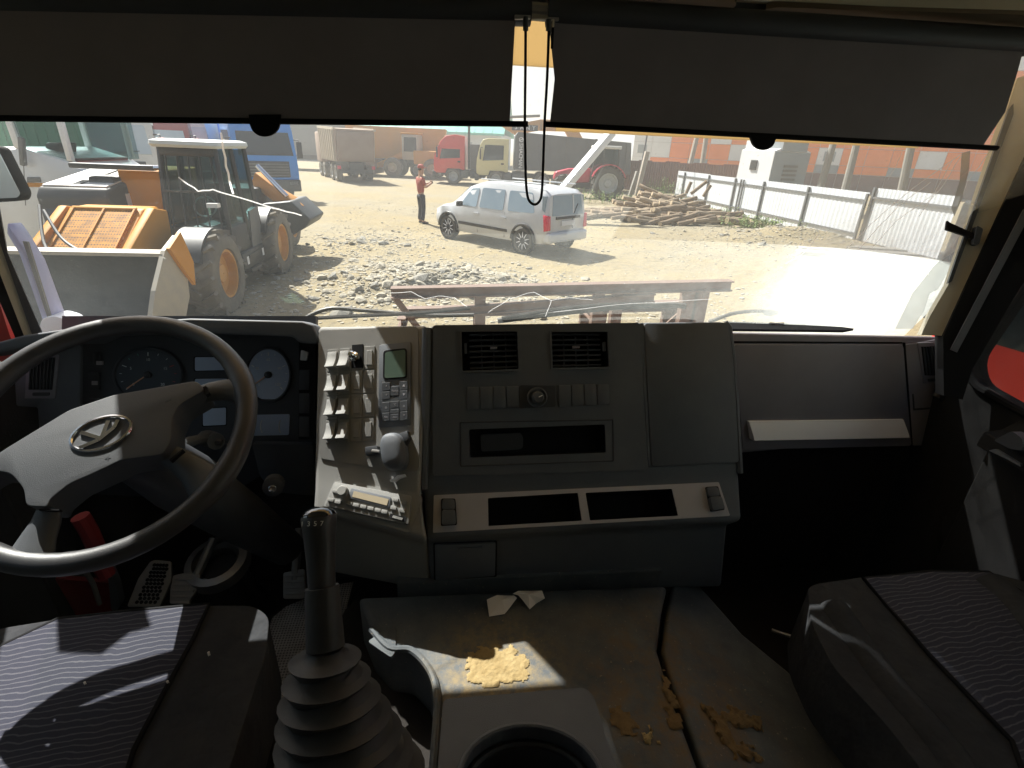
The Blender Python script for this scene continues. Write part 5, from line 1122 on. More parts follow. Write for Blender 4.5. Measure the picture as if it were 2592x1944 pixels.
# central face with vents, knob row and slot
hv1 = rnd(c7(255, 95, 590, 92, 600, 318, 262, 330), 4); hv2 = rnd(c7(795, 95, 1130, 95, 1140, 305, 802, 312), 4)
hs = rnd(c7(300, 680, 1118, 650, 1125, 820, 308, 850), 5)
face = plate(rnd(c7(85, 55, 1325, 40, 1375, 880, 1378, 925, 85, 960), 8), [hv1, hv2, hs], PA, .035, 'plastic', 'centre_panel', dash, h=.006, thick=.006)
slab(c7(1322, 45, 1345, 45, 1388, 900, 1376, 905), PA, .004, 'plastic', 'panel_seam', dash)
slab(rnd(c7(1345, 45, 1855, 40, 1885, 300, 1915, 880, 1392, 903), 10), PA, .006, 'plastic', 'blank_panel', dash, bevel=.002)
def vent(q, pl, depth, m, nh, nv, side, par=None):
    """air vent: frame proud of the panel, slats down in the well"""
    v = slab(q(-.02, -.03, 1.02, -.03, 1.02, 0, -.02, 0), pl.off(.006), .004, 'plastic', 'air_vent', dash)
    for e in (q(-.02, 1, 1.02, 1, 1.02, 1.05, -.02, 1.05), q(-.02, 0, .0, 0, .0, 1, -.02, 1), q(1, 0, 1.03, 0, 1.03, 1, 1, 1)):
        slab(e, pl.off(.006), .005, 'plastic', 'frame', v)
    a, b = (0.0, .86) if side > 0 else (.14, 1.0)
    for k in range(nh):
        t = (k+.5)/nh; slab(q(a, t-.012, b, t-.012, b, t+.03, a, t+.03), pl.off(-.010), .004, 'plastic_dark', 'slat', v, back=.008)
    for k in range(nv):
        t = a+(b-a)*(k+1)/(nv+1); slab(q(t-.008, .02, t+.008, .02, t+.008, .98, t-.008, .98), pl.off(-.014), .003, 'plastic_dark', 'vane', v, back=.006)
    e = (b+1)/2 if side > 0 else a/2
    slab(q(e-.02, .3, e+.02, .3, e+.02, .55, e-.02, .55), pl.off(-.005), .006, 'plastic', 'thumb_wheel', v)
    m_ = (a+b)/2; slab(q(m_-.06, .40, m_+.06, .40, m_+.06, .46, m_-.06, .46), pl.off(-.003), .006, 'plastic_warm', 'slider', v)
    return v
def bil(P):
    def f(*uv):
        o = []
        for i in range(0, len(uv), 2):
            u, v = uv[i], uv[i+1]; x = [(1-u)*(1-v), u*(1-v), u*v, (1-u)*v]; o.append((sum(w_*p[0] for w_, p in zip(x, P)), sum(w_*p[1] for w_, p in zip(x, P))))
        return o
    return f
vent(bil(c7(255, 95, 590, 92, 600, 318, 262, 330)), PA, .035, None, 7, 3, -1); vent(bil(c7(795, 95, 1130, 95, 1140, 305, 802, 312)), PA, .035, None, 7, 3, 1)
for k in range(4):
    q = bil(c7(285, 425, 600, 418, 605, 548, 290, 565)); slab(q(k/4+.01, .02, (k+1)/4-.01, .02, (k+1)/4-.01, .98, k/4+.01, .98), PA.off(.006), .004, 'plastic', 'blank_cover', dash, bevel=.001)
    q = bil(c7(835, 412, 1140, 406, 1145, 530, 838, 548)); slab(q(k/4+.01, .02, (k+1)/4-.01, .02, (k+1)/4-.01, .98, k/4+.01, .98), PA.off(.006), .004, 'plastic', 'blank_cover', dash, bevel=.001)
kc = PA.off(.006).at(*c7(708, 487)[0]); kf = frame(kc, PA.n)
bz = slab(rnd(c7(605, 415, 815, 418, 820, 545, 600, 555), 5), PA.off(.006), .003, 'plastic_dark', 'knob_bezel', dash)
kn = build(lathe(B(), [(.022, .003), (.022, .012), (.019, .013), (.019, .008), (.013, .007), (.012, .024), (.010, .026)], kf, 28), 'light_knob', 'plastic', dash, smooth=True, world=True)
build(beam(B(), kc+PA.n*.0265, kc+PA.n*.0265+V((.008, 0, .004)), .0025, .001), 'pointer', 'dial_print', kn, world=True)
for q in (hv1, hv2, hs):
    P = [PA.off(.0055).at(*p) for p in q]; cen = sum(P, V((0, 0, 0)))/len(P); bm = B(); a_ = [bm.verts.new(cen+(p-cen)*.992-PA.n*.002) for p in P]; b_ = [bm.verts.new(cen+(p-cen)*.975-PA.n*.032) for p in P]; n_ = len(P)
    for i in range(n_): bm.faces.new((a_[i], a_[(i+1) % n_], b_[(i+1) % n_], b_[i]))
    bm.faces.new(b_); build(bm, 'well', 'black', face, world=True)
for a, b in ((0, 1), (1, 2), (2, 3), (3, 0)):
    q = c7(250, 637, 1165, 622, 1168, 868, 252, 900); tube_ = tube(B(), [PA.off(.006).at(*q[a]), PA.off(.006).at(*q[b])], .0016, 6); build(tube_, 'slot_rim', 'plastic_dark', dash, world=True)
slab(c7(370, 710, 610, 700, 625, 730, 622, 790, 600, 800, 375, 812), PA.off(-.028), .006, 'plastic_dark', 'slot_insert', dash, r=5)

# grey lower panel with two trays and a rocker at each end
pk1 = rnd(c7(414, 1092, 955, 1060, 980, 1228, 418, 1260), 2); pk2 = rnd(c7(1000, 1060, 1520, 1036, 1558, 1198, 1028, 1226), 2)
# open the core behind every vent, slot and tray
bm = B()
for q, pl in ((hv1, PA), (hv2, PA), (hs, PA), (pk1, PG), (pk2, PG)): extr(bm, [pl.off(.004).at(*p) for p in q], -pl.n*.066)
cut = build(bm, 'cutter', None); ob_t = bpy.data.objects.new('tmp', core.data); COL.objects.link(ob_t); ob_t.location = origin(core)
bo_ = ob_t.modifiers.new('b', 'BOOLEAN'); bo_.operation = 'DIFFERENCE'; bo_.object = cut; bo_.solver = 'EXACT'
me = bpy.data.meshes.new_from_object(ob_t.evaluated_get(bpy.context.evaluated_depsgraph_get())); core.data = me
for x in (ob_t, cut): bpy.data.objects.remove(x)
gp = plate(rnd(c7(90, 1075, 1800, 996, 1868, 1198, 85, 1300), 3), [pk1, pk2], PG, .055, 'silver_plastic', 'grey_panel', dash, h=.006, thick=.006)
for q in (pk1, pk2):
    P = [PG.off(.0045).at(*p) for p in q]; cen = sum(P, V((0, 0, 0)))/len(P)
    bm = B(); a_ = [bm.verts.new(cen+(p-cen)*.985) for p in P]; b_ = [bm.verts.new(cen+(p-cen)*.965-PG.n*.05) for p in P]; n_ = len(P)
    for i in range(n_): bm.faces.new((a_[i], a_[(i+1) % n_], b_[(i+1) % n_], b_[i]))
    bm.faces.new(b_); build(bm, 'tray', 'black', gp, world=True)
def rocker(q0, pl, par):
    q = bil(q0); f = slab(rnd(q(-.06, -.03, 1.06, -.03, 1.06, 1.03, -.06, 1.03), 4), pl, .004, 'black', 'rocker_switch', par)
    slab(rnd(q(0, 0, 1, 0, 1, .40, 0, .40), 6), pl.off(.004), .006, 'plastic', 'lens', f, bevel=.002); slab(rnd(q(0, .42, 1, .42, 1, 1, 0, 1), 6), pl.off(.004), .011, 'plastic', 'paddle', f, bevel=.003)
    return f
rocker(c7(140, 1100, 215, 1100, 224, 1250, 138, 1255), PG.off(.006), gp); rocker(c7(1722, 1030, 1788, 1026, 1826, 1160, 1752, 1170), PG.off(.006), gp)
# drawer low on the console
dw = slab(rnd(c7(88, 1358, 470, 1345, 466, 1558, 92, 1585), 4), PB, .004, 'black', 'drawer', dash); slab(rnd(c7(96, 1366, 460, 1353, 456, 1550, 100, 1574), 4), PB.off(.004), .006, 'plastic', 'front', dw, bevel=.002)
slab(c7(230, 1390, 385, 1380, 375, 1402, 245, 1412), PB.off(.01), .004, 'plastic', 'grip', dw, r=4)
# edge rail on the console's right side and the lip above
bm = B(); tube(bm, [PA.at(*p)+V((0, .002, 0)) for p in c7(1838, 40, 1862, 75, 1885, 260, 1908, 600, 1928, 945)], .008, 8); build(bm, 'edge_trim', 'plastic', dash, smooth=True, world=True)

# driver panel: rockers, blanks, climate unit
pp1 = slab(rnd(c6(122, 150, 775, 120, 782, 1065, 690, 1078, 130, 985), 12), PD, .002, 'plastic_dusty_lit', 'driver_panel', dash)
Q = bil(c6(178, 270, 495, 243, 487, 872, 165, 890)); PDs = PD.off(.002)
for c in range(4):
    for rr_ in range(4):
        x0_, x1_, y0_, y1_ = c/4+.012, (c+1)/4-.012, rr_/4+.008, (rr_+1)/4-.008
        cell = slab(Q(x0_, y0_, x1_, y0_, x1_, y1_, x0_, y1_), PDs, .002, 'plastic_dusty_lit', 'switch_cell', pp1, bevel=.0006, seg=1)
        if c < 2:   # raised paddle: a curved wedge standing off the panel
            a = Q(x0_+.02, y0_+.03, x1_-.02, y0_+.03, x1_-.02, y1_-.03, x0_+.02, y1_-.03)
            P = [PDs.at(*p) for p in a]; n_ = PD.n; rings = []
            for t, h in ((0, .006), (.25, .0075), (.5, .010), (.8, .016), (1, .022)):
                L_, R_ = P[0].lerp(P[3], t), P[1].lerp(P[2], t); rings.append([L_+n_*.001, L_+n_*h, R_+n_*h, R_+n_*.001])
            sw = build(loft(B(), rings), 'paddle', 'plastic_dusty_lit', cell, smooth=True, world=True, bevel=.001, ang=25)
        elif not (c == 2 and rr_ == 0):
            slab(Q(x0_+.05, y0_+.04, x1_-.05, y0_+.04, x1_-.05, y1_-.04, x0_+.05, y1_-.04), PDs.off(.002), .0018, 'plastic_dusty_lit', 'cap', cell, bevel=.0008, seg=1)
        else:
            slab(Q(x0_, y0_-.03, x1_, y0_-.03, x1_, y1_-.02, x0_, y1_-.02), PDs.off(.002), .001, 'black', 'recess', cell)
            s_ = frame(PDs.at(*c6(376, 330)[0]), PD.n); build(lathe(B(), [(.010, .002), (.010, .016), (.006, .018), (.006, .030), (.008, .034), (.005, .038)], s_, 16), 'toggle', 'chrome', cell, smooth=True, world=True)
PCU = PDs
cu = slab(rnd(c6(520, 243, 730, 222, 725, 772, 514, 785), 6), PCU, .003, 'plastic', 'climate_unit', dash, bevel=.001)
PC = PCU.off(.003)
slab(rnd(c6(546, 280, 700, 262, 702, 460, 544, 470), 8), PC, .0015, 'black', 'screen_bezel', cu); slab(rnd(c6(558, 290, 690, 272, 692, 450, 554, 460), 6), PC.off(.0015), .001, 'lcd', 'screen', cu)
def btn(q, sym=None, sz=.006):
    o = slab(rnd(c6(*q), 1.5), PC, .0016, 'plastic_dark', 'button', cu, bevel=.0005, seg=1)
    if sym:
        P = [PC.off(.0017).at(*p) for p in c6(*q)]; text(sym, sum(P, V((0, 0, 0)))/4, PCU.n, (0, 0, 1), sz, 'silver_plastic', 'marking', o, .0002)
for q, s_, z_ in (((538, 492, 590, 488, 590, 538, 538, 544), '*', .008), ((538, 552, 590, 546, 590, 594, 538, 600), '*', .008), ((594, 516, 648, 512, 648, 572, 594, 576), 'AUTO', .0055),
    ((652, 484, 706, 478, 706, 532, 652, 540), '\u25b2', .007), ((652, 544, 706, 538, 706, 592, 652, 600), '\u25bc', .007), ((538, 620, 588, 616, 588, 680, 538, 684), 'o', .009), ((592, 614, 648, 610, 648, 650, 592, 656), '\u00b0C', .006),
    ((592, 668, 650, 662, 650, 688, 592, 694), None, 0), ((656, 612, 706, 606, 706, 670, 656, 676), 'o', .009), ((538, 690, 588, 686, 588, 738, 538, 744), 'A/C', .0055), ((592, 698, 648, 694, 648, 735, 592, 740), 'OFF', .005), ((656, 682, 706, 676, 706, 730, 656, 738), '*', .009)):
    btn(q, s_, z_)
# oval cap hanging on its strap
oc = empty('oval_cap', 'oval grey cap dangling open below the climate unit', 'cap', PD.at(*c6(610, 940)[0]))
pc = PD.off(.030)
ov = [(610+82*math.cos(R(a))*math.cos(R(8))-0*1, 0) for a in range(0)]
ang0 = R(-8); ovp = []
for k in range(24):
    a = 2*math.pi*k/24; ex, ey = 76*abs(math.cos(a))**.75*math.copysign(1, math.cos(a)), 122*abs(math.sin(a))**.75*math.copysign(1, math.sin(a))
    ovp += [604+ex*math.cos(ang0)-ey*math.sin(ang0), 940+ex*math.sin(ang0)+ey*math.cos(ang0)]
P = [pc.at(*p) for p in c6(*ovp)]; cen = sum(P, V((0, 0, 0)))/len(P); nn = (PD.n+V((.12, 0, -.1))).normalized()
rings = [[cen+(p-cen)*s_+PD.n*h for p in P] for s_, h in ((1.02, -.028), (1.04, -.012), (1.0, -.010), (1.03, -.006), (1.0, .0), (.93, .005), (.78, .008), (.4, .010))]
build(loft(B(), rings), 'lid', 'plastic', oc, smooth=True, world=True, ang=50)
for q in (c6(440, 915, 520, 905, 530, 960, 445, 972), c6(655, 830, 715, 808, 725, 860, 700, 910, 660, 885)): slab(q, PD.off(.004), .012, 'plastic_dark', 'latch', oc, r=3, bevel=.002)
build(tube(B(), [PD.off(.02).at(*p) for p in c6(470, 935, 520, 940)], .003, 6), 'strap', 'metal_bare', oc, smooth=True, world=True)
slab(c6(590, 1130, 620, 1118, 640, 1100, 690, 1092, 694, 1104, 650, 1118, 625, 1140, 592, 1138), PR.off(.012), .004, 'bright_silver', 'spring', oc)

# radio
PRs = PR.off(.001)
rp = slab(rnd(c6(150, 1310, 232, 1118, 770, 1215, 805, 1250, 720, 1470, 700, 1472), 8), PR, .002, 'plastic_dusty_lit', 'radio', dash)
Q = bil(c6(232, 1145, 735, 1238, 715, 1425, 170, 1300)); PRf = PR.off(.010)
slab(rnd(Q(0, 0, 1, 0, 1, 1, 0, 1), 6), PR.off(.002), .008, 'plastic_dusty_lit', 'radio_face', rp, bevel=.002)
slab(rnd(Q(.22, .10, .74, .16, .74, .56, .22, .50), 4), PRf, .003, 'plastic', 'screen_bezel', rp, bevel=.001); slab(Q(.26, .19, .71, .24, .70, .48, .26, .42), PRf.off(.003), .001, 'radio_lcd', 'screen', rp)
build(lathe(B(), [(.011, 0), (.011, .011), (.009, .013)], frame(PRf.at(*Q(.14, .30)[0]), PR.n), 20), 'volume_knob', 'plastic_dusty_lit', rp, smooth=True, world=True)
for u, v in [(.045, .35), (.03, .72), (.12, .74), (.25, .70), (.34, .705), (.43, .71), (.52, .715), (.61, .72), (.69, .725), (.80, .22), (.91, .25), (.79, .52), (.90, .55)]:
    slab(rnd(Q(u-.036, v-.07, u+.036, v-.07, u+.036, v+.07, u-.036, v+.07), 2), PRf, .004, 'plastic_dusty_lit', 'button', rp, bevel=.0012)
slab(Q(.76, .73, .96, .75, .955, .93, .75, .91), PRf, .001, 'black', 'card_slot', rp); slab(Q(.80, .78, .92, .80, .91, .89, .79, .87), PRf, .003, 'plastic_dusty_lit', 'slot_flap', rp)

# instrument hood and cluster
PH = Pl(Yp(640, 830, 1.16), tilt(14)); PK = Pl(Yp(500, 1000, 1.30), tilt(22))
hood_top = [(-60, 880), (60, 848), (130, 838), (230, 822), (480, 806), (765, 813), (792, 822), (804, 850)]
bm = B(); ringA = [PH.at(*p) for p in hood_top]; ringB = [V((p.x*1.08, 1.40, p.z-.11)) for p in ringA]
low = [(806, 872), (757, 868), (740, 852), (480, 842), (250, 850), (200, 872), (120, 868), (-60, 905)]
rA = ringA+[PH.at(*p) for p in low]
extr(bm, rA, V((-.01, .10, -.036))); build(bm, 'hood_lip', 'plastic', dash, smooth=True, world=True, bevel=.006, seg=3)
bm = B(); vs1 = [bm.verts.new(p+V((0, .02, -.009))) for p in ringA]; vs2 = [bm.verts.new(p) for p in ringB]
for i in range(len(vs1)-1): bm.faces.new((vs1[i], vs1[i+1], vs2[i+1], vs2[i]))
build(bm, 'hood_top', 'plastic', dash, smooth=True, world=True)
slab([(160, 800), (800, 800), (800, 1122), (150, 1150)], PK, .004, 'plastic_dark', 'cluster_panel', dash, back=.02)
slab([(758, 850), (800, 852), (797, 1112), (757, 1112)], PK.off(.10), .004, 'black', 'switch_strip', dash, back=.09)
slab(rnd(c5(1812, 250, 1855, 265, 1845, 315, 1805, 312), 3), PK.off(.104), .008, 'white_paint', 'strip_switch', dash, bevel=.002)
for k in range(3): slab(c5(1798, 370+k*140, 1860, 370+k*140, 1858, 490+k*140, 1796, 490+k*140), PK.off(.104), .004, 'plastic_dark', 'strip_switch', dash, bevel=.001)
def gauge(name, c, rx, ry, face, a0, a1, cut=None, needle=None, marks=13, pale_face=False):
    kp = PK.off(.006); pts = [(c[0]+rx*math.cos(2*math.pi*k/40), c[1]+ry*math.sin(2*math.pi*k/40)) for k in range(40)]
    if cut: pts = [(x, min(y, cut)) for x, y in pts]
    g = slab(pts, PK.off(.004), .006, face, name, dash)
    P = [PK.off(.012).at(*p) for p in pts]; build(tube(B(), P, .0035, 8, closed=True), 'bezel', 'plastic_dark', g, smooth=True, world=True)
    q = PK.off(.0105)
    for k in range(marks):
        a = R(a0+(a1-a0)*k/(marks-1)); big = k % 3 == 0; ro, ri = .84, (.70 if big else .77)
        m_ = 'dial_print'
        if not pale_face and k/(marks-1) > .7: m_ = 'dial_red'
        elif not pale_face and .25 < k/(marks-1) < .5: m_ = 'dial_green'
        pa, pb = q.at(c[0]+rx*ro*math.cos(a), c[1]+ry*ro*math.sin(a)), q.at(c[0]+rx*ri*math.cos(a), c[1]+ry*ri*math.sin(a))
        build(beam(B(), pa, pb, .0022 if big else .0014, .0006, PK.n), 'tick', m_, g, world=True)
        if big and marks > 8:
            t_ = q.at(c[0]+rx*.56*math.cos(a), c[1]+ry*.56*math.sin(a)); text(str((k//3)*5 if not pale_face else (k//3)*30), t_, PK.n, (0, 0, 1), .010, 'dial_print', 'number', g, .0002)
    if needle is not None:
        a = R(needle); pa, pb = q.at(*c), q.at(c[0]+rx*.78*math.cos(a), c[1]+ry*.78*math.sin(a)); build(beam(B(), pa+PK.n*.004, pb+PK.n*.003, .003, .001, PK.n), 'needle', 'needle', g, world=True)
        build(lathe(B(), [(.009, 0), (.009, .006), (.006, .008)], frame(pa, PK.n), 18), 'hub_cap', 'plastic_dark', g, smooth=True, world=True)
    return g
gauge('rev_counter', c5(888, 400)[0], 86, 68, 'dial_face', 140, 400, None, 140, 13)
gauge('speedometer', c5(1610, 400)[0], 56, 68, 'lcd_sky_sheen', 140, 400, 1014, 150, 13, True)
for q in (c5(1165, 290, 1380, 290, 1385, 375, 1165, 380), c5(1165, 420, 1370, 418, 1370, 500, 1165, 505), c5(1215, 600, 1360, 590, 1360, 705, 1215, 712)):
    s_ = slab(rnd(q, 4), PK.off(.004), .003, 'black', 'display', dash); cx_, cy_ = sum(p[0] for p in q)/4, sum(p[1] for p in q)/4
    slab(rnd([(cx_+(x-cx_)*.95, cy_+(y-cy_)*.9) for x, y in q], 4), PK.off(.007), .001, 'lcd_sky_sheen', 'glass', s_)
q = c5(1525, 640, 1740, 635, 1735, 760, 1520, 765); s_ = slab(rnd(q, 5), PK.off(.004), .003, 'lcd_sky_sheen', 'twin_gauge', dash)
for cx_ in (1590, 1700):
    pts = [PK.off(.008).at(*c5(cx_-30*math.cos(R(a))*.9, 710-50*math.sin(R(a)))[0]) for a in range(-50, 51, 20)]; build(tube(B(), pts, .0012, 5), 'scale', 'dial_print', s_, world=True)
for q in (c5(568, 265, 605, 265, 605, 335, 568, 335), c5(540, 385, 605, 385, 605, 490, 540, 495), c5(530, 540, 600, 540, 595, 610, 530, 615)):
    s_ = slab(rnd(q, 3), PK.off(.004), .008, 'plastic_dark', 'key_switch', dash, bevel=.002); x_, y_ = q[0]; slab([(x_+6, y_+22), (x_+20, y_+22), (x_+20, y_+32), (x_+6, y_+32)], PK.off(.012), .003, 'silver_plastic', 'knob', s_)
# driver's outer vent panel
PV = Pl(Yp(120, 1000, 1.26), tilt(14))
vp = slab(rnd([(36, 854), (208, 872), (206, 1090), (200, 1148), (108, 1146), (100, 1030), (46, 1026)], 6), PV, .006, 'plastic', 'side_panel', dash, bevel=.003)
Qv = bil(c5(175, 290, 350, 290, 330, 495, 165, 495)); slab(Qv(-.05, -.05, 1.05, -.05, 1.05, 1.22, -.05, 1.22), PV.off(.006), .003, 'plastic_warm', 'vent_frame', vp); slab(Qv(.05, .03, .9, .03, .9, .97, .05, .97), PV.off(.009), .001, 'black', 'vent_well', vp)  # black plate laid flat in place of the vent's shaded inside
for k in range(7): t = .1+.75*k/6; slab(Qv(t-.015, .04, t+.015, .04, t+.015, .95, t-.015, .95), PV.off(.010), .005, 'plastic_dark', 'slat', vp)
slab(c5(200, 505, 300, 505, 300, 525, 200, 525), PV.off(.009), .003, 'plastic_dark', 'thumb_wheel', vp, r=3)
# knee panel under the cluster
PN = Pl(Yp(700, 1130, 1.20), tilt(-6))
slab(rnd([(640, 1118), (795, 1120), (800, 1250), (700, 1240), (660, 1200)], 8), PN, .01, 'plastic', 'knee_panel', dash, bevel=.004)
slab([(150, 1118), (640, 1118), (660, 1200), (560, 1260), (150, 1240)], PN.off(-.02), .01, 'plastic_dark', 'knee_panel', dash)
bm = B(); bx(bm, XL+.02, PB.at(1090, 1500).x-.03, 1.36, 1.458, 1.12, 1.96); build(bm, 'bulkhead', 'floor_dark', dash, world=True)

# passenger side: glove box, silver handle, vent
PP = Pl(Yp(2100, 1000, 1.20), tilt(10))
l = [V((PP.at(1840, 838).x, 1.40, PP.at(1840, 838).z-.06)), PP.at(1840, 840), PP.at(1872, 1140), PP.at(1872, 1150)+V((0, .02, -.01)), V((PP.at(1872, 1150).x, 1.40, PP.at(1872, 1150).z))]
r_ = [V((PP.at(2386, 852).x+.02, 1.40, PP.at(2386, 852).z-.06)), PP.at(2386, 852), PP.at(2395, 975), PP.at(2360, 1110)+V((0, .02, -.01)), V((PP.at(2360, 1110).x, 1.40, PP.at(2360, 1110).z))]
build(loft(B(), [l, r_]), 'passenger_core', 'plastic_warm', dash, smooth=True, world=True, bevel=.008, seg=3)
gb = slab(rnd(c8(128, 208, 1112, 212, 1160, 800, 180, 822), 8), PP, .006, 'plastic_warm', 'glove_box', dash, bevel=.003)
slab(c8(120, 192, 1112, 197, 1112, 206, 120, 203), PP, .002, 'black', 'lid_gap', gb)
P0 = [PP.off(.006).at(*p) for p in c8(208, 655, 1112, 645, 1120, 742, 222, 758)]
rings = []
for t in (0, .004, .5, .996, 1):
    a, b = P0[0].lerp(P0[1], t), P0[3].lerp(P0[2], t); k = .6 if t in (0, 1) else 1
    rings.append([a.lerp(b, s_)+PP.n*h_*k for s_, h_ in ((0, .001), (.02, .008), (.25, .013), (.5, .018), (.75, .022), (.95, .025), (1, .022), (1.0, .001))])
build(loft(B(), rings), 'handle_bar', 'bright_silver', gb, smooth=True, world=True)
sp = slab(rnd(c8(1122, 212, 1345, 175, 1382, 455, 1292, 470, 1290, 770, 1230, 798, 1168, 800), 6), PP, .005, 'plastic_warm', 'side_panel', dash, bevel=.002)
Qv = bil(c8(1225, 225, 1312, 222, 1340, 392, 1245, 392)); slab(Qv(-.25, -.15, 1.2, -.15, 1.15, 1.25, -.15, 1.28), PP.off(.005), .003, 'plastic_warm', 'vent_frame', sp, bevel=.001); slab(Qv(0, 0, 1, 0, 1, 1, 0, 1), PP.off(.008), .001, 'black', 'vent_well', sp)  # flat black plate stands for the shade behind these slats
for k in range(5): t = .12+.76*k/4; slab(Qv(t-.03, .02, t+.03, .02, t+.03, .98, t-.03, .98), PP.off(.009), .004, 'plastic_dark', 'slat', sp)
slab(c8(1262, 412, 1315, 408, 1318, 424, 1265, 428), PP.off(.008), .003, 'plastic_dark', 'thumb_wheel', sp)
slab(c8(1172, 500, 1180, 500, 1186, 585, 1290, 578, 1290, 588, 1178, 596), PP.off(.005), .001, 'plastic_dark', 'panel_gap', sp)
slab(c8(1120, 200, 1128, 200, 1172, 800, 1162, 800), PP.off(.002), .003, 'black', 'panel_gap', dash)
bm = B(); bx(bm, PB.at(1830, 1400).x-.06, XR+.0, 1.30, 1.458, 1.12, 1.96); build(bm, 'bulkhead', 'floor_dark', dash, world=True)
slab(c8(90, 84, 640, 100, 830, 125, 770, 136, 105, 128), Pl((0, 1.39, PP.at(2000, 840).z-.05), (0, -.2, 1)), .004, 'black', 'defrost_slot', dash)
gh = empty('grab_handle', 'black curved grab handle beside the passenger dashboard', 'handle', PP.at(2385, 1000))
build(tube(B(), smoothpath([PP.off(.03).at(*p) for p in c8(1310, 520, 1335, 495, 1352, 520, 1362, 640, 1358, 760, 1320, 860)]), .011, 10), 'grip', 'rubber', gh, smooth=True, world=True)

# ---- steering wheel: centre and tilt solved from the rim in the photograph
WC = V((-.607, .850, 2.025)); WN = V((.0286, -.5645, .825)).normalized(); WM = frame(WC, WN)
swl = empty('steering_wheel', 'black four spoke truck steering wheel with oval emblem on the hub', 'steering wheel', WC)
rim = []
for k in range(64):
    a = 2*math.pi*k/64; rim.append(WM @ V((.2285*math.cos(a), .2285*math.sin(a), 0)))
build(tube(B(), rim, .0180, 14, closed=True), 'rim', 'wheel_leather', swl, smooth=True, world=True)
# four thumb grips, thicker sections of the rim
for a0_ in (22, 158, 205, 335):
    pts = [WM @ V((.2285*math.cos(R(a0_+d)), .2285*math.sin(R(a0_+d)), -.001)) for d in range(-16, 17, 4)]
    build(tube(B(), pts, [.0182, .0190, .0196, .0200, .0202, .0200, .0196, .0190, .0182], 14), 'thumb_grip', 'wheel_leather', swl, smooth=True, world=True)
wpz = Pl(WC, WN); wpo = Pl(WC+WN*.012, WN)
hubp = [(95, 1310), (20, 1300), (-80, 1225), (-40, 1215), (0, 1190), (50, 1150), (200, 1060), (330, 1015), (420, 990), (505, 975), (560, 965), (575, 990), (510, 1040), (455, 1085), (440, 1140), (430, 1165), (330, 1180), (250, 1230), (180, 1255), (150, 1300)]
hubp = [(-70, 1222), (0, 1185), (52, 1150), (200, 1058), (310, 1020), (515, 984), (535, 1008), (470, 1045), (452, 1085), (452, 1135), (432, 1168), (330, 1182), (262, 1215), (205, 1240), (158, 1278), (150, 1298), (98, 1296), (92, 1252), (60, 1215), (0, 1205), (-60, 1240)]
hb = slab(rnd(hubp, 14, 4), wpz, .030, 'hub_plastic', 'hub', swl, back=.03, bevel=.012, seg=4)
# spokes reach from the hub to the rim
def spoke(pts, r0, r1):
    P = [wpz.at(*p)-WN*.002 for p in pts]; rings = []
    for i, p in enumerate(P):
        d = (P[min(i+1, len(P)-1)]-P[max(i-1, 0)]).normalized(); s_ = d.cross(WN).normalized(); t = i/(len(P)-1); rr_ = r0+(r1-r0)*t+.012*(t**3)
        rings.append([p+s_*rr_*math.cos(2*math.pi*k/12)+WN*.013*math.sin(2*math.pi*k/12) for k in range(12)])
    build(loft(B(), rings), 'spoke', 'hub_plastic', swl, smooth=True, world=True, ang=60)
spoke([(505, 1000), (535, 990), (565, 986), (595, 985), (618, 988)], .019, .022); spoke([(425, 1150), (455, 1165), (490, 1190), (515, 1215), (545, 1240)], .019, .028)
spoke([(125, 1285), (115, 1320), (95, 1360), (80, 1400), (60, 1432)], .017, .032); spoke([(-40, 1205), (-90, 1215), (-140, 1235), (-190, 1250)], .022, .03)
for q in (c5(1215, 485, 1240, 470, 1262, 515, 1240, 530), c5(1020, 915, 1100, 850, 1108, 858, 1030, 925), c5(245, 1210, 365, 1210, 365, 1218, 245, 1218)): slab(q, wpz.off(.022), .004, 'black', 'joint_line', swl)
em = wpz.off(.0305); ec = em.at(*c5(608, 750)[0]); e1 = (em.at(*c5(725, 715)[0])-ec); 
ux = e1.normalized(); uy = WN.cross(ux)
op = [ec+ux*.044*math.cos(2*math.pi*k/32)+uy*.030*math.sin(2*math.pi*k/32) for k in range(32)]
emb = build(tube(B(), op, .003, 6, closed=True), 'emblem', 'chrome', swl, smooth=True, world=True)
for q in (((-.028, .012), (0, -.012)), ((-.032, -.017), (-.004, -.013), (.020, .002), (.027, .015)), ((0, -.012), (.013, .019))):
    for a_, b_ in zip(q, q[1:]): build(beam(B(), ec+ux*a_[0]+uy*a_[1]+WN*.0015, ec+ux*b_[0]+uy*b_[1]+WN*.0015, .006, .003, WN), 'emblem_mark', 'chrome', emb, world=True)
for q in (c5(990, 560, 1030, 545, 1028, 552, 992, 566), c5(630, 900, 665, 895, 665, 900, 630, 905), c5(645, 888, 650, 888, 650, 915, 645, 915)): slab(q, wpz.off(.030), .0006, 'plastic_dark', 'horn_mark', swl)
col_ = empty('steering_column', 'dark steering column running down to a pale collar at the floor', 'steering column', WC-WN*.55)
ca, cb = WC-WN*.03, V((-.45, 1.12, 1.50))
build(tube(B(), [ca, ca.lerp(cb, .3), ca.lerp(cb, .62), cb], [.05, .065, .06, .045], 16), 'shroud', 'plastic_dark', col_, smooth=True, world=True)
pcb = Zp(560, 1440, 1.36); 
build(lathe(B(), [(.062, .05), (.082, .045), (.085, .012), (.070, 0), (.055, -.01), (.05, .03)], frame(pcb, V((-.05, -.25, 1))), 24, cap=False), 'collar', 'metal_bare', col_, smooth=True, world=True)
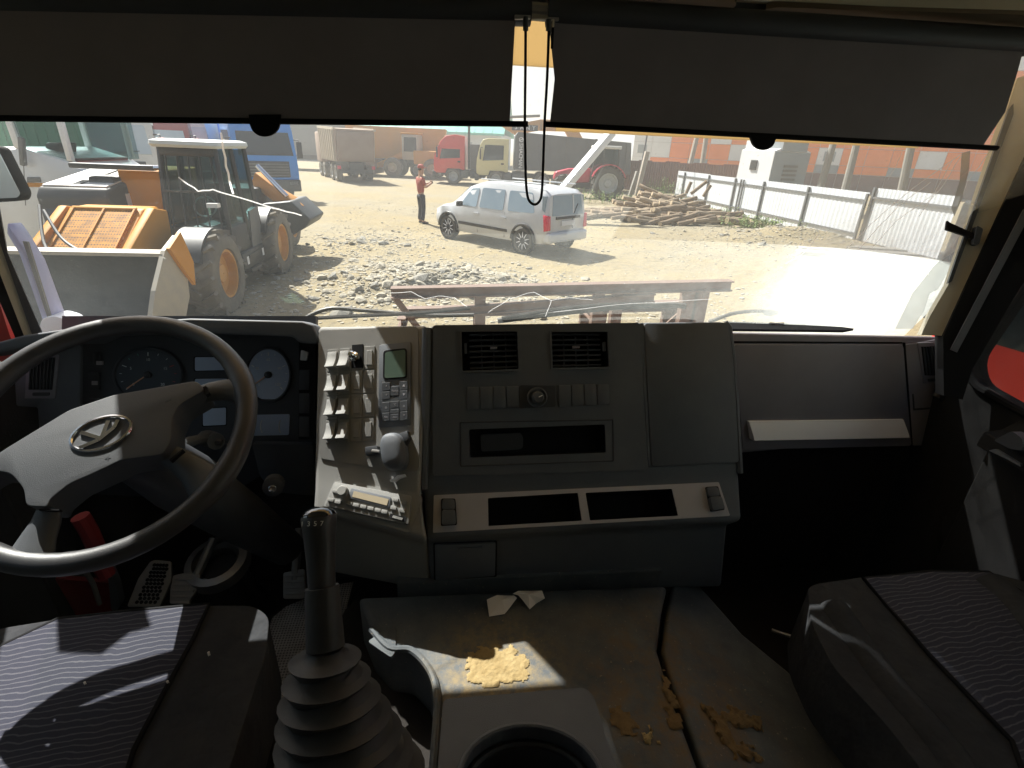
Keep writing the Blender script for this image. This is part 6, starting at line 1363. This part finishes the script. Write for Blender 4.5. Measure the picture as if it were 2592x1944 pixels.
build(tube(B(), [pcb-V((0, .02, -.02)), pcb-V((-.02, -.01, .22))], [.055, .10], 16), 'floor_boot', 'rubber', col_, smooth=True, world=True)
st = build(tube(B(), smoothpath([WC-WN*.09+V((.05, -.0, 0)), PK.off(.14).at(520, 1110), PK.off(.15).at(548, 1118)]), [.012]*6+[.02]*6+[.020], 10), 'stalk', 'plastic', col_, smooth=True, world=True)
build(tube(B(), [PK.off(.15).at(548, 1118), PK.off(.15).at(562, 1120)], .008, 8), 'tip', 'plastic_dark', st, smooth=True, world=True)
ik = frame(V((-.40, .98, 1.80)), V((.2, -.9, .3))); build(lathe(B(), [(.022, -.03), (.022, 0), (.016, .004)], ik, 18), 'ignition_lock', 'plastic_dark', col_, smooth=True, world=True)
build(lathe(B(), [(.008, 0), (.008, .012), (.006, .013)], ik, 12), 'key_head', 'chrome', col_, smooth=True, world=True)

# ---- pedals
pdp = Pl(Zp(390, 1480, 1.36), V((0, -.62, .78)))
pd = empty('clutch_pedal', 'long pierced metal foot plate left of the pedals', 'pedal', pdp.at(370, 1530))
bm = slab(rnd(b1(905, 520, 985, 320, 1070, 200, 1105, 190, 1215, 200, 1222, 330, 1180, 420, 1135, 520), 6), pdp, .006, 'pedal_metal', 'plate', pd, bevel=.002)
q = bil(b1(950, 500, 1120, 500, 1200, 215, 1090, 210))
for i in range(11):
    for j in range(5):
        u, v = (j+.5+(.25 if i % 2 else -.1))/5.2, (i+.5)/11; x_, y_ = q(u, v)[0]
        build(lathe(B(), [(.0048, 0), (.0048, .0015)], frame(pdp.off(.006).at(x_, y_), pdp.n), 8), 'hole', 'black', pd, world=True)
pd2 = empty('brake_pedal', 'ribbed metal pedal right of the pierced foot plate', 'pedal', pdp.at(470, 1520))
bk = pdp.off(.02); slab(rnd(b1(1210, 500, 1215, 400, 1235, 300, 1300, 285, 1430, 290, 1400, 400, 1340, 500), 6), bk, .010, 'pedal_metal', 'pad', pd2, bevel=.002)
for k in range(5): y_ = 315+42*k; slab(b1(1235-6*k, y_, 1405-14*k, y_, 1398-14*k, y_+16, 1232-6*k, y_+16), bk.off(.010), .005, 'pedal_metal', 'rib', pd2, bevel=.001)
build(tube(B(), [bk.at(480, 1500), bk.at(500, 1450)+V((.02, .08, .05))], .012, 8), 'arm', 'metal_bare', pd2, smooth=True, world=True)
pd3 = empty('accelerator_pedal', 'ribbed pedal left of the gear lever', 'pedal', pdp.at(745, 1500))
ak = Pl(Zp(740, 1490, 1.34), V((0, -.62, .78))); slab(rnd(b2(285, 480, 410, 455, 420, 620, 400, 636, 285, 636), 5), ak, .010, 'pedal_metal', 'pad', pd3, bevel=.002)
for k in range(4): y_ = 490+36*k; slab(b2(292, y_, 408, y_-6, 408, y_+8, 292, y_+14), ak.off(.010), .004, 'pedal_metal', 'rib', pd3, bevel=.001)
build(tube(B(), [ak.at(745, 1480), ak.at(748, 1440)+V((0, .08, .08))], .012, 8), 'arm', 'metal_bare', pd3, smooth=True, world=True)
# red hose and rods under the wheel
rh = tag(build(tube(B(), smoothpath([Yp(*p, 1.05) for p in c5(480, 1250, 530, 1330, 570, 1420, 600, 1520, 640, 1600)]), .019, 10), 'red_strap', 'red_dark', None, smooth=True), 'dark red strap hanging below the steering wheel', 'strap')
rh2 = tag(build(tube(B(), [Yp(*p, 1.12) for p in b1(590, 240, 660, 360, 705, 500)], .006, 8), 'metal_rod', 'metal_bare', None, smooth=True), 'thin bright rod beside the red strap under the wheel', 'rod')
bm = B(); rp_ = Pl((0, 1.2, 1.4), tilt(-5)); slab(b1(370, 300, 800, 330, 830, 520, 700, 545, 400, 570), rp_, .01, 'red_dark', 'kick_panel', cab)
slab(b1(780, 170, 850, 330, 880, 470, 850, 510, 815, 500, 800, 330), rp_.off(.05), .02, 'plastic', 'side_bracket', cab, r=6)

# ---- floor plate, engine cover, cup holder
fm = Pl((0, 0, 1.28), (0, 0, 1))
fmo = tag(slab(b2(-60, 1560, 10, 1460, 95, 1150, 215, 760, 300, 690, 420, 640, 600, 560, 705, 540, 640, 790, 400, 1120, 360, 1190, 240, 1330, 0, 1470), fm, .006, 'mat_dots', 'floor_plate', None, back=.04), 'worn dimpled rubber floor plate left of the gear lever', 'floor mat')
TP = Pl((0, 0, TUN), (0, 0, 1)); cov = empty('engine_cover', 'dusty dark engine cover between the seats with yellow foam showing through', 'engine cover', (.2, .6, TUN))
cl = [(905, 1508), (940, 1592), (985, 1640), (1040, 1646), (1085, 1690), (1106, 1750), (1104, 1840), (1092, 2000), (1085, 2250)]
rr2 = [(1690, 1478), (1676, 1545), (1664, 1640), (1700, 1760), (1770, 1944), (1840, 2250)]
top = [TP.at(*p) for p in cl]+[TP.at(*p) for p in rr2[::-1]]
bm = extr(B(), top, V((0, 0, -.40))); build(bm, 'cover_top', 'engine_cover', cov, smooth=True, world=True, bevel=.014, seg=4)
rs = Pl(TP.at(1700, 1760)-V((0, 0, .006)), V((.30, .0, .95)))
side = [(1702, 1478), (1686, 1545), (1676, 1642), (1712, 1760), (1784, 1944), (1860, 2250), (2400, 2250), (2205, 1944), (2000, 1700), (1880, 1602), (1790, 1500), (1765, 1475)]
bm = extr(B(), [rs.at(*p) for p in side], V((0, 0, -.30))); build(bm, 'cover_side', 'engine_cover', cov, smooth=True, world=True, bevel=.012, seg=4)
# raised lip of the gear opening and the pressed rib beside it
build(tube(B(), smoothpath([TP.off(.002).at(*p) for p in cl[1:8]]), .007, 8), 'lip', 'engine_cover', cov, smooth=True, world=True)
slab(rnd(b2(790, 900, 940, 800, 965, 815, 960, 960, 935, 1000, 860, 950), 8), TP, .004, 'engine_cover', 'pressed_rib', cov, bevel=.002)
bx_ = PB.at(1300, 1480); bm = B(); bx(bm, TP.at(1000, 1520).x, TP.at(1690, 1480).x, bx_.y-.005, 1.42, 1.2, TUN+.012); build(bm, 'front_edge', 'engine_cover', cov, world=True, bevel=.004)
# gear tunnel bed, lower left of the cover
gbed = [(870, 1540), (905, 1508), (960, 1600), (1040, 1650), (1110, 1760), (1115, 2250), (480, 2250), (600, 1880), (755, 1760), (830, 1620)]
bm = extr(B(), [Pl((0, 0, 1.47), (0, 0, 1)).at(*p) for p in gbed], V((0, 0, -.26))); build(bm, 'gear_bed', 'floor_dark', cov, smooth=True, world=True, bevel=.012)
def patch(pts, pl, h, m, seed):
    """torn foam: a bumpy crust of small cells inside the outline"""
    P = [pl.at(*p) for p in pts]; st_ = .003; x0, x1 = min(p.x for p in P), max(p.x for p in P); y0_, y1_ = min(p.y for p in P), max(p.y for p in P)
    def inside(x, y):
        r = False; n = len(P)
        for i in range(n):
            a, b = P[i], P[i-1]
            if (a.y > y) != (b.y > y) and x < (b.x-a.x)*(y-a.y)/(b.y-a.y)+a.x: r = not r
        return r
    def zt(x, y): return pl.p.z-((x-pl.p.x)*pl.n.x+(y-pl.p.y)*pl.n.y)/pl.n.z
    bm = B(); vs = {}; cells = []
    for i in range(int((x1-x0)/st_)+2):
        for j in range(int((y1_-y0_)/st_)+2):
            x, y = x0+i*st_, y0_+j*st_; q = noise.noise(V((x*70, y*70, seed)))*.016
            if inside(x+st_/2+q, y+st_/2+noise.noise(V((x*70, y*70, seed+9)))*.016): cells.append((i, j))
    cs = set(cells)
    for i, j in cells:
        f = []
        for a, b in ((i, j), (i+1, j), (i+1, j+1), (i, j+1)):
            if (a, b) not in vs:
                x, y = x0+a*st_, y0_+b*st_; inn = all(k in cs for k in ((a, b), (a-1, b), (a, b-1), (a-1, b-1)))
                z = (h*(.75+.9*noise.noise(V((x*45, y*45, seed)))+.8*noise.noise(V((x*160, y*160, seed)))) if inn else 0)
                vs[(a, b)] = bm.verts.new((x+noise.noise(V((x*300, y*300, 1)))*.002, y+noise.noise(V((x*300, y*300, 5)))*.002, zt(x, y)+max(z, .0)+.0005))
            f.append(vs[(a, b)])
        bm.faces.new(f)
    build(bm, 'foam_patch', m, cov, smooth=True, world=True, ang=60)
patch(b3(190, 740, 215, 640, 270, 590, 370, 580, 480, 590, 560, 640, 600, 700, 590, 760, 540, 800, 420, 830, 250, 820), TP.off(.001), .0018, 'foam', 1)
patch(b3(1660, 960, 1690, 940, 1740, 985, 1880, 960, 1990, 1005, 2050, 1060, 2040, 1100, 1940, 1105, 1870, 1080, 1830, 1085, 1860, 1160, 1960, 1215, 2045, 1265, 2050, 1300, 1920, 1295, 1840, 1240, 1770, 1150, 1720, 1050), rs.off(.001), .005, 'foam_dark', 2)
patch(b3(1400, 740, 1425, 740, 1500, 900, 1540, 1080, 1530, 1120, 1460, 1080, 1440, 950), TP.off(.001), .003, 'foam_dark', 3)
patch(b3(1285, 1110, 1330, 1070, 1366, 1110, 1356, 1195, 1310, 1180), TP.off(.001), .007, 'foam', 4)
patch(b3(1060, 960, 1160, 970, 1250, 1060, 1280, 1150, 1200, 1130, 1090, 1050), TP.off(.001), .002, 'foam_dark', 5)
random.seed(11)
# torn paper
def paper(ptsz, label):
    bm = B(); vs = [bm.verts.new(TP.off(z_).at(x_, y_)) for x_, y_, z_ in ptsz]; cen = bm.verts.new(sum((v.co for v in vs), V((0, 0, 0)))/len(vs)+V((0, 0, .008)))
    for i in range(len(vs)): bm.faces.new((vs[i], vs[(i+1) % len(vs)], cen))
    ex = bmesh.ops.extrude_face_region(bm, geom=bm.faces[:]); bmesh.ops.translate(bm, verts=[v for v in ex['geom'] if isinstance(v, bmesh.types.BMVert)], vec=(0, 0, .0006))
    tag(build(bm, 'paper_scrap', 'paper', None), label, 'paper')
pz = b3(325, 290, 390, 262, 430, 265, 495, 265, 512, 280, 460, 350, 435, 380, 340, 395)
paper([(x_, y_, z_) for (x_, y_), z_ in zip(pz, (.012, .02, .016, .02, .012, .004, .002, .002))], 'larger crumpled paper scrap, the left one on the engine cover')
pz = b3(485, 255, 520, 236, 600, 236, 668, 234, 686, 282, 630, 315, 592, 350, 545, 290, 520, 262)
paper([(x_, y_, z_) for (x_, y_), z_ in zip(pz, (.018, .022, .014, .02, .012, .002, .002, .010, .016))], 'smaller folded paper scrap, the right one on the engine cover')
# cup holder box
CH = Pl((0, 0, 1.725), (0, 0, 1)); chb = empty('cup_holder', 'grey plastic box with a round cup well on the engine cover', 'cup holder', CH.at(1345, 1960)-V((0, 0, .12)))
hole = [(1345+183*math.cos(2*math.pi*k/36)+(12*math.sin(2*math.pi*k/36)), 1985+150*math.sin(2*math.pi*k/36)) for k in range(36)]
plate(rnd([(1122, 1770), (1478, 1740), (1502, 1758), (1535, 1870), (1562, 1944), (1660, 2300), (1105, 2300), (1108, 1944)], 14, 4), [hole], CH, .11, 'plastic', 'well_top', chb, thick=.125)
build(tube(B(), [CH.off(.001).at(*p) for p in hole], .004, 8, closed=True), 'ring', 'plastic', chb, smooth=True, world=True)
P = [CH.at(*p) for p in hole]; cen = sum(P, V((0, 0, 0)))/36
build(tube(B(), [cen+(p-cen)*.93-V((0, 0, .035)) for p in P], .006, 8, closed=True), 'inner_ring', 'plastic_dark', chb, smooth=True, world=True)

# ---- gear lever
def radp(px, p): return px*(p-EYE).dot(FW)/FP
g0, g1, g2, g3 = Yp(806, 1290, .60), Yp(815, 1485, .545), Yp(824, 1640, .50), Yp(822, 1990, .42)
gl = empty('gear_lever', 'tall black gear lever with glossy knob and ribbed rubber boot', 'gear lever', g3)
axg = (g0-g3).normalized(); 
top_ = g0+(g0-g1).normalized()*0
prof = [(1.02, 41), (.96, 43), (.85, 43), (.65, 38), (.4, 34), (0, 33)]
kn = []
for t, wpx in ((0, 33), (.35, 35), (.6, 38), (.8, 42), (.9, 43), (.97, 38), (1.01, 28), (1.03, 14)):
    p = g1.lerp(g0, t); kn.append((p, radp(wpx, p)))
build(tube(B(), [k[0] for k in kn], [k[1] for k in kn], 20), 'knob', 'wheel_leather', gl, smooth=True, world=True, ang=60)
kt = g1.lerp(g0, 1.0); kd = (g0-g1).normalized()
mat('gloss_black', (.012, .013, .016), .08, coat=1); MATS['gloss_black'].node_tree.nodes['Principled BSDF'].inputs['Base Color'].default_value = (.012, .014, .02, 1)
ko = gl.children[0]
build(tube(B(), [g1.lerp(g0, t) for t in (.93, .98, 1.015, 1.04)], [radp(w_, kt) for w_ in (42.5, 37.5, 28, 13)], 20), 'shift_plate', 'gloss_black', ko, smooth=True, world=True, ang=60)
for k, s_ in enumerate('1357'): text(s_, g1.lerp(g0, .97)+V((-.014+.0085*k, -.030, .004)), V((0, -.75, .65)), (0, 0, 1), .009, 'dial_print', 'gear_number', ko, .0003)
build(tube(B(), [g2.lerp(g1, t) for t in (0, .05, .9, 1)], [radp(w_, g2) for w_ in (47, 47, 43, 42)], 18), 'sleeve', 'rubber', gl, smooth=True, world=True)
bp_, br_ = [], []
n_ = 7
for k in range(n_):
    t0 = k/n_; base = 54+112*t0**.75; nxt = 54+112*((k+1)/n_)**.75
    for dt, w_ in ((0, base*.80), (.14, base*.80), (.40, base*1.10), (.58, nxt*1.10), (.74, nxt*1.05), (.88, nxt*.84)):
        p = g2.lerp(g3, t0+dt/n_)+V((.045*(t0)**1.5, 0, 0)); bp_.append(p); br_.append(radp(w_, p))
build(tube(B(), bp_, br_, 28), 'boot', 'rubber', gl, smooth=True, world=True, ang=80)

# ---- seats
def seat(label, outline, zc, insert, bol, nm, tiltn=(0, 0, 1)):
    pl = Pl((0, 0, zc), tiltn); t = empty('cab_seat', label, 'seat', pl.at(*outline[0])-V((0, 0, .17)), group='cloth seats of the cab')
    bm = extr(B(), [pl.at(*p) for p in rnd(outline, 30, 4)], V((0, 0, -.17))); build(bm, 'cushion', 'seat_side', t, smooth=True, world=True, bevel=.035, seg=5)
    P = [pl.at(*p) for p in insert]; ins = slab(rnd(insert, 6), pl, .007, 'seat_fabric', 'fabric_panel', t, bevel=.004, seg=3)
    build(tube(B(), [p+V((0, 0, .004)) for p in P], .0045, 6, closed=True), 'piping', 'black', t, smooth=True, world=True)
    for bpx, rr_ in bol: build(tube(B(), smoothpath([pl.at(*p)-V((0, 0, rr_*.55)) for p in bpx], 5), rr_, 14), 'bolster', 'seat_side', t, smooth=True, world=True)
    c = sum(P, V((0, 0, 0)))/len(P)
    bm = B(); box(bm, (c.x, c.y-.05, zc-.30), (.40, .34, .26)); build(bm, 'base', 'black', t, world=True); return t
seat('driver seat cushion under the steering wheel, navy striped cloth', [(-330, 1690), (0, 1590), (150, 1566), (330, 1545), (540, 1532), (640, 1532), (682, 1560), (674, 1650), (608, 1858), (560, 2020), (470, 2320), (-900, 2320)], 1.665,
     [(-170, 1725), (148, 1572), (330, 1552), (530, 1534), (490, 1620), (408, 1770), (340, 1900), (210, 2300), (-560, 2300)], [], 0)
seat('passenger seat cushion at the right, dark cloth with faint stripes', [(2044, 1490), (2062, 1478), (2210, 1456), (2350, 1444), (2500, 1446), (2700, 1500), (2900, 1800), (3100, 2300), (2440, 2300), (2330, 1944), (2240, 1830), (2110, 1690), (2054, 1580)], 1.655,
     [(2185, 1468), (2360, 1450), (2500, 1452), (2580, 1500), (2800, 2000), (2900, 2280), (2700, 2280), (2560, 1880), (2350, 1660)], [([(2110, 1530), (2230, 1700), (2400, 1900), (2560, 2150)], .035), ([(2500, 1470), (2600, 1560), (2760, 1800)], .05)], 1)
# bits of lint on the driver's cushion
for x_, y_ in b1(1475, 850, 1185, 1055, 600, 1062): tag(slab([(x_-3, y_+1), (x_-1, y_-2), (x_+3, y_-3), (x_+4, y_), (x_+1, y_+1), (x_-1, y_+3)], Pl((0, 0, 1.673), (0, 0, 1)), .003, 'paper', 'lint', None), 'small white scrap of lint '+{1475: 'near the right edge of the driver seat', 1185: 'at the seam of the driver seat', 600: 'on the striped middle of the driver seat'}[round(x_/.358)], 'lint', 'lint on the driver seat')
sr = tag(build(tube(B(), [Zp(*p, 1.30) for p in b4(290, 685, 380, 715, 430, 730, 625, 780)], .005, 8), 'seat_rail', 'metal_bare', None, smooth=True), 'thin steel rail lying left of the passenger seat', 'rail')
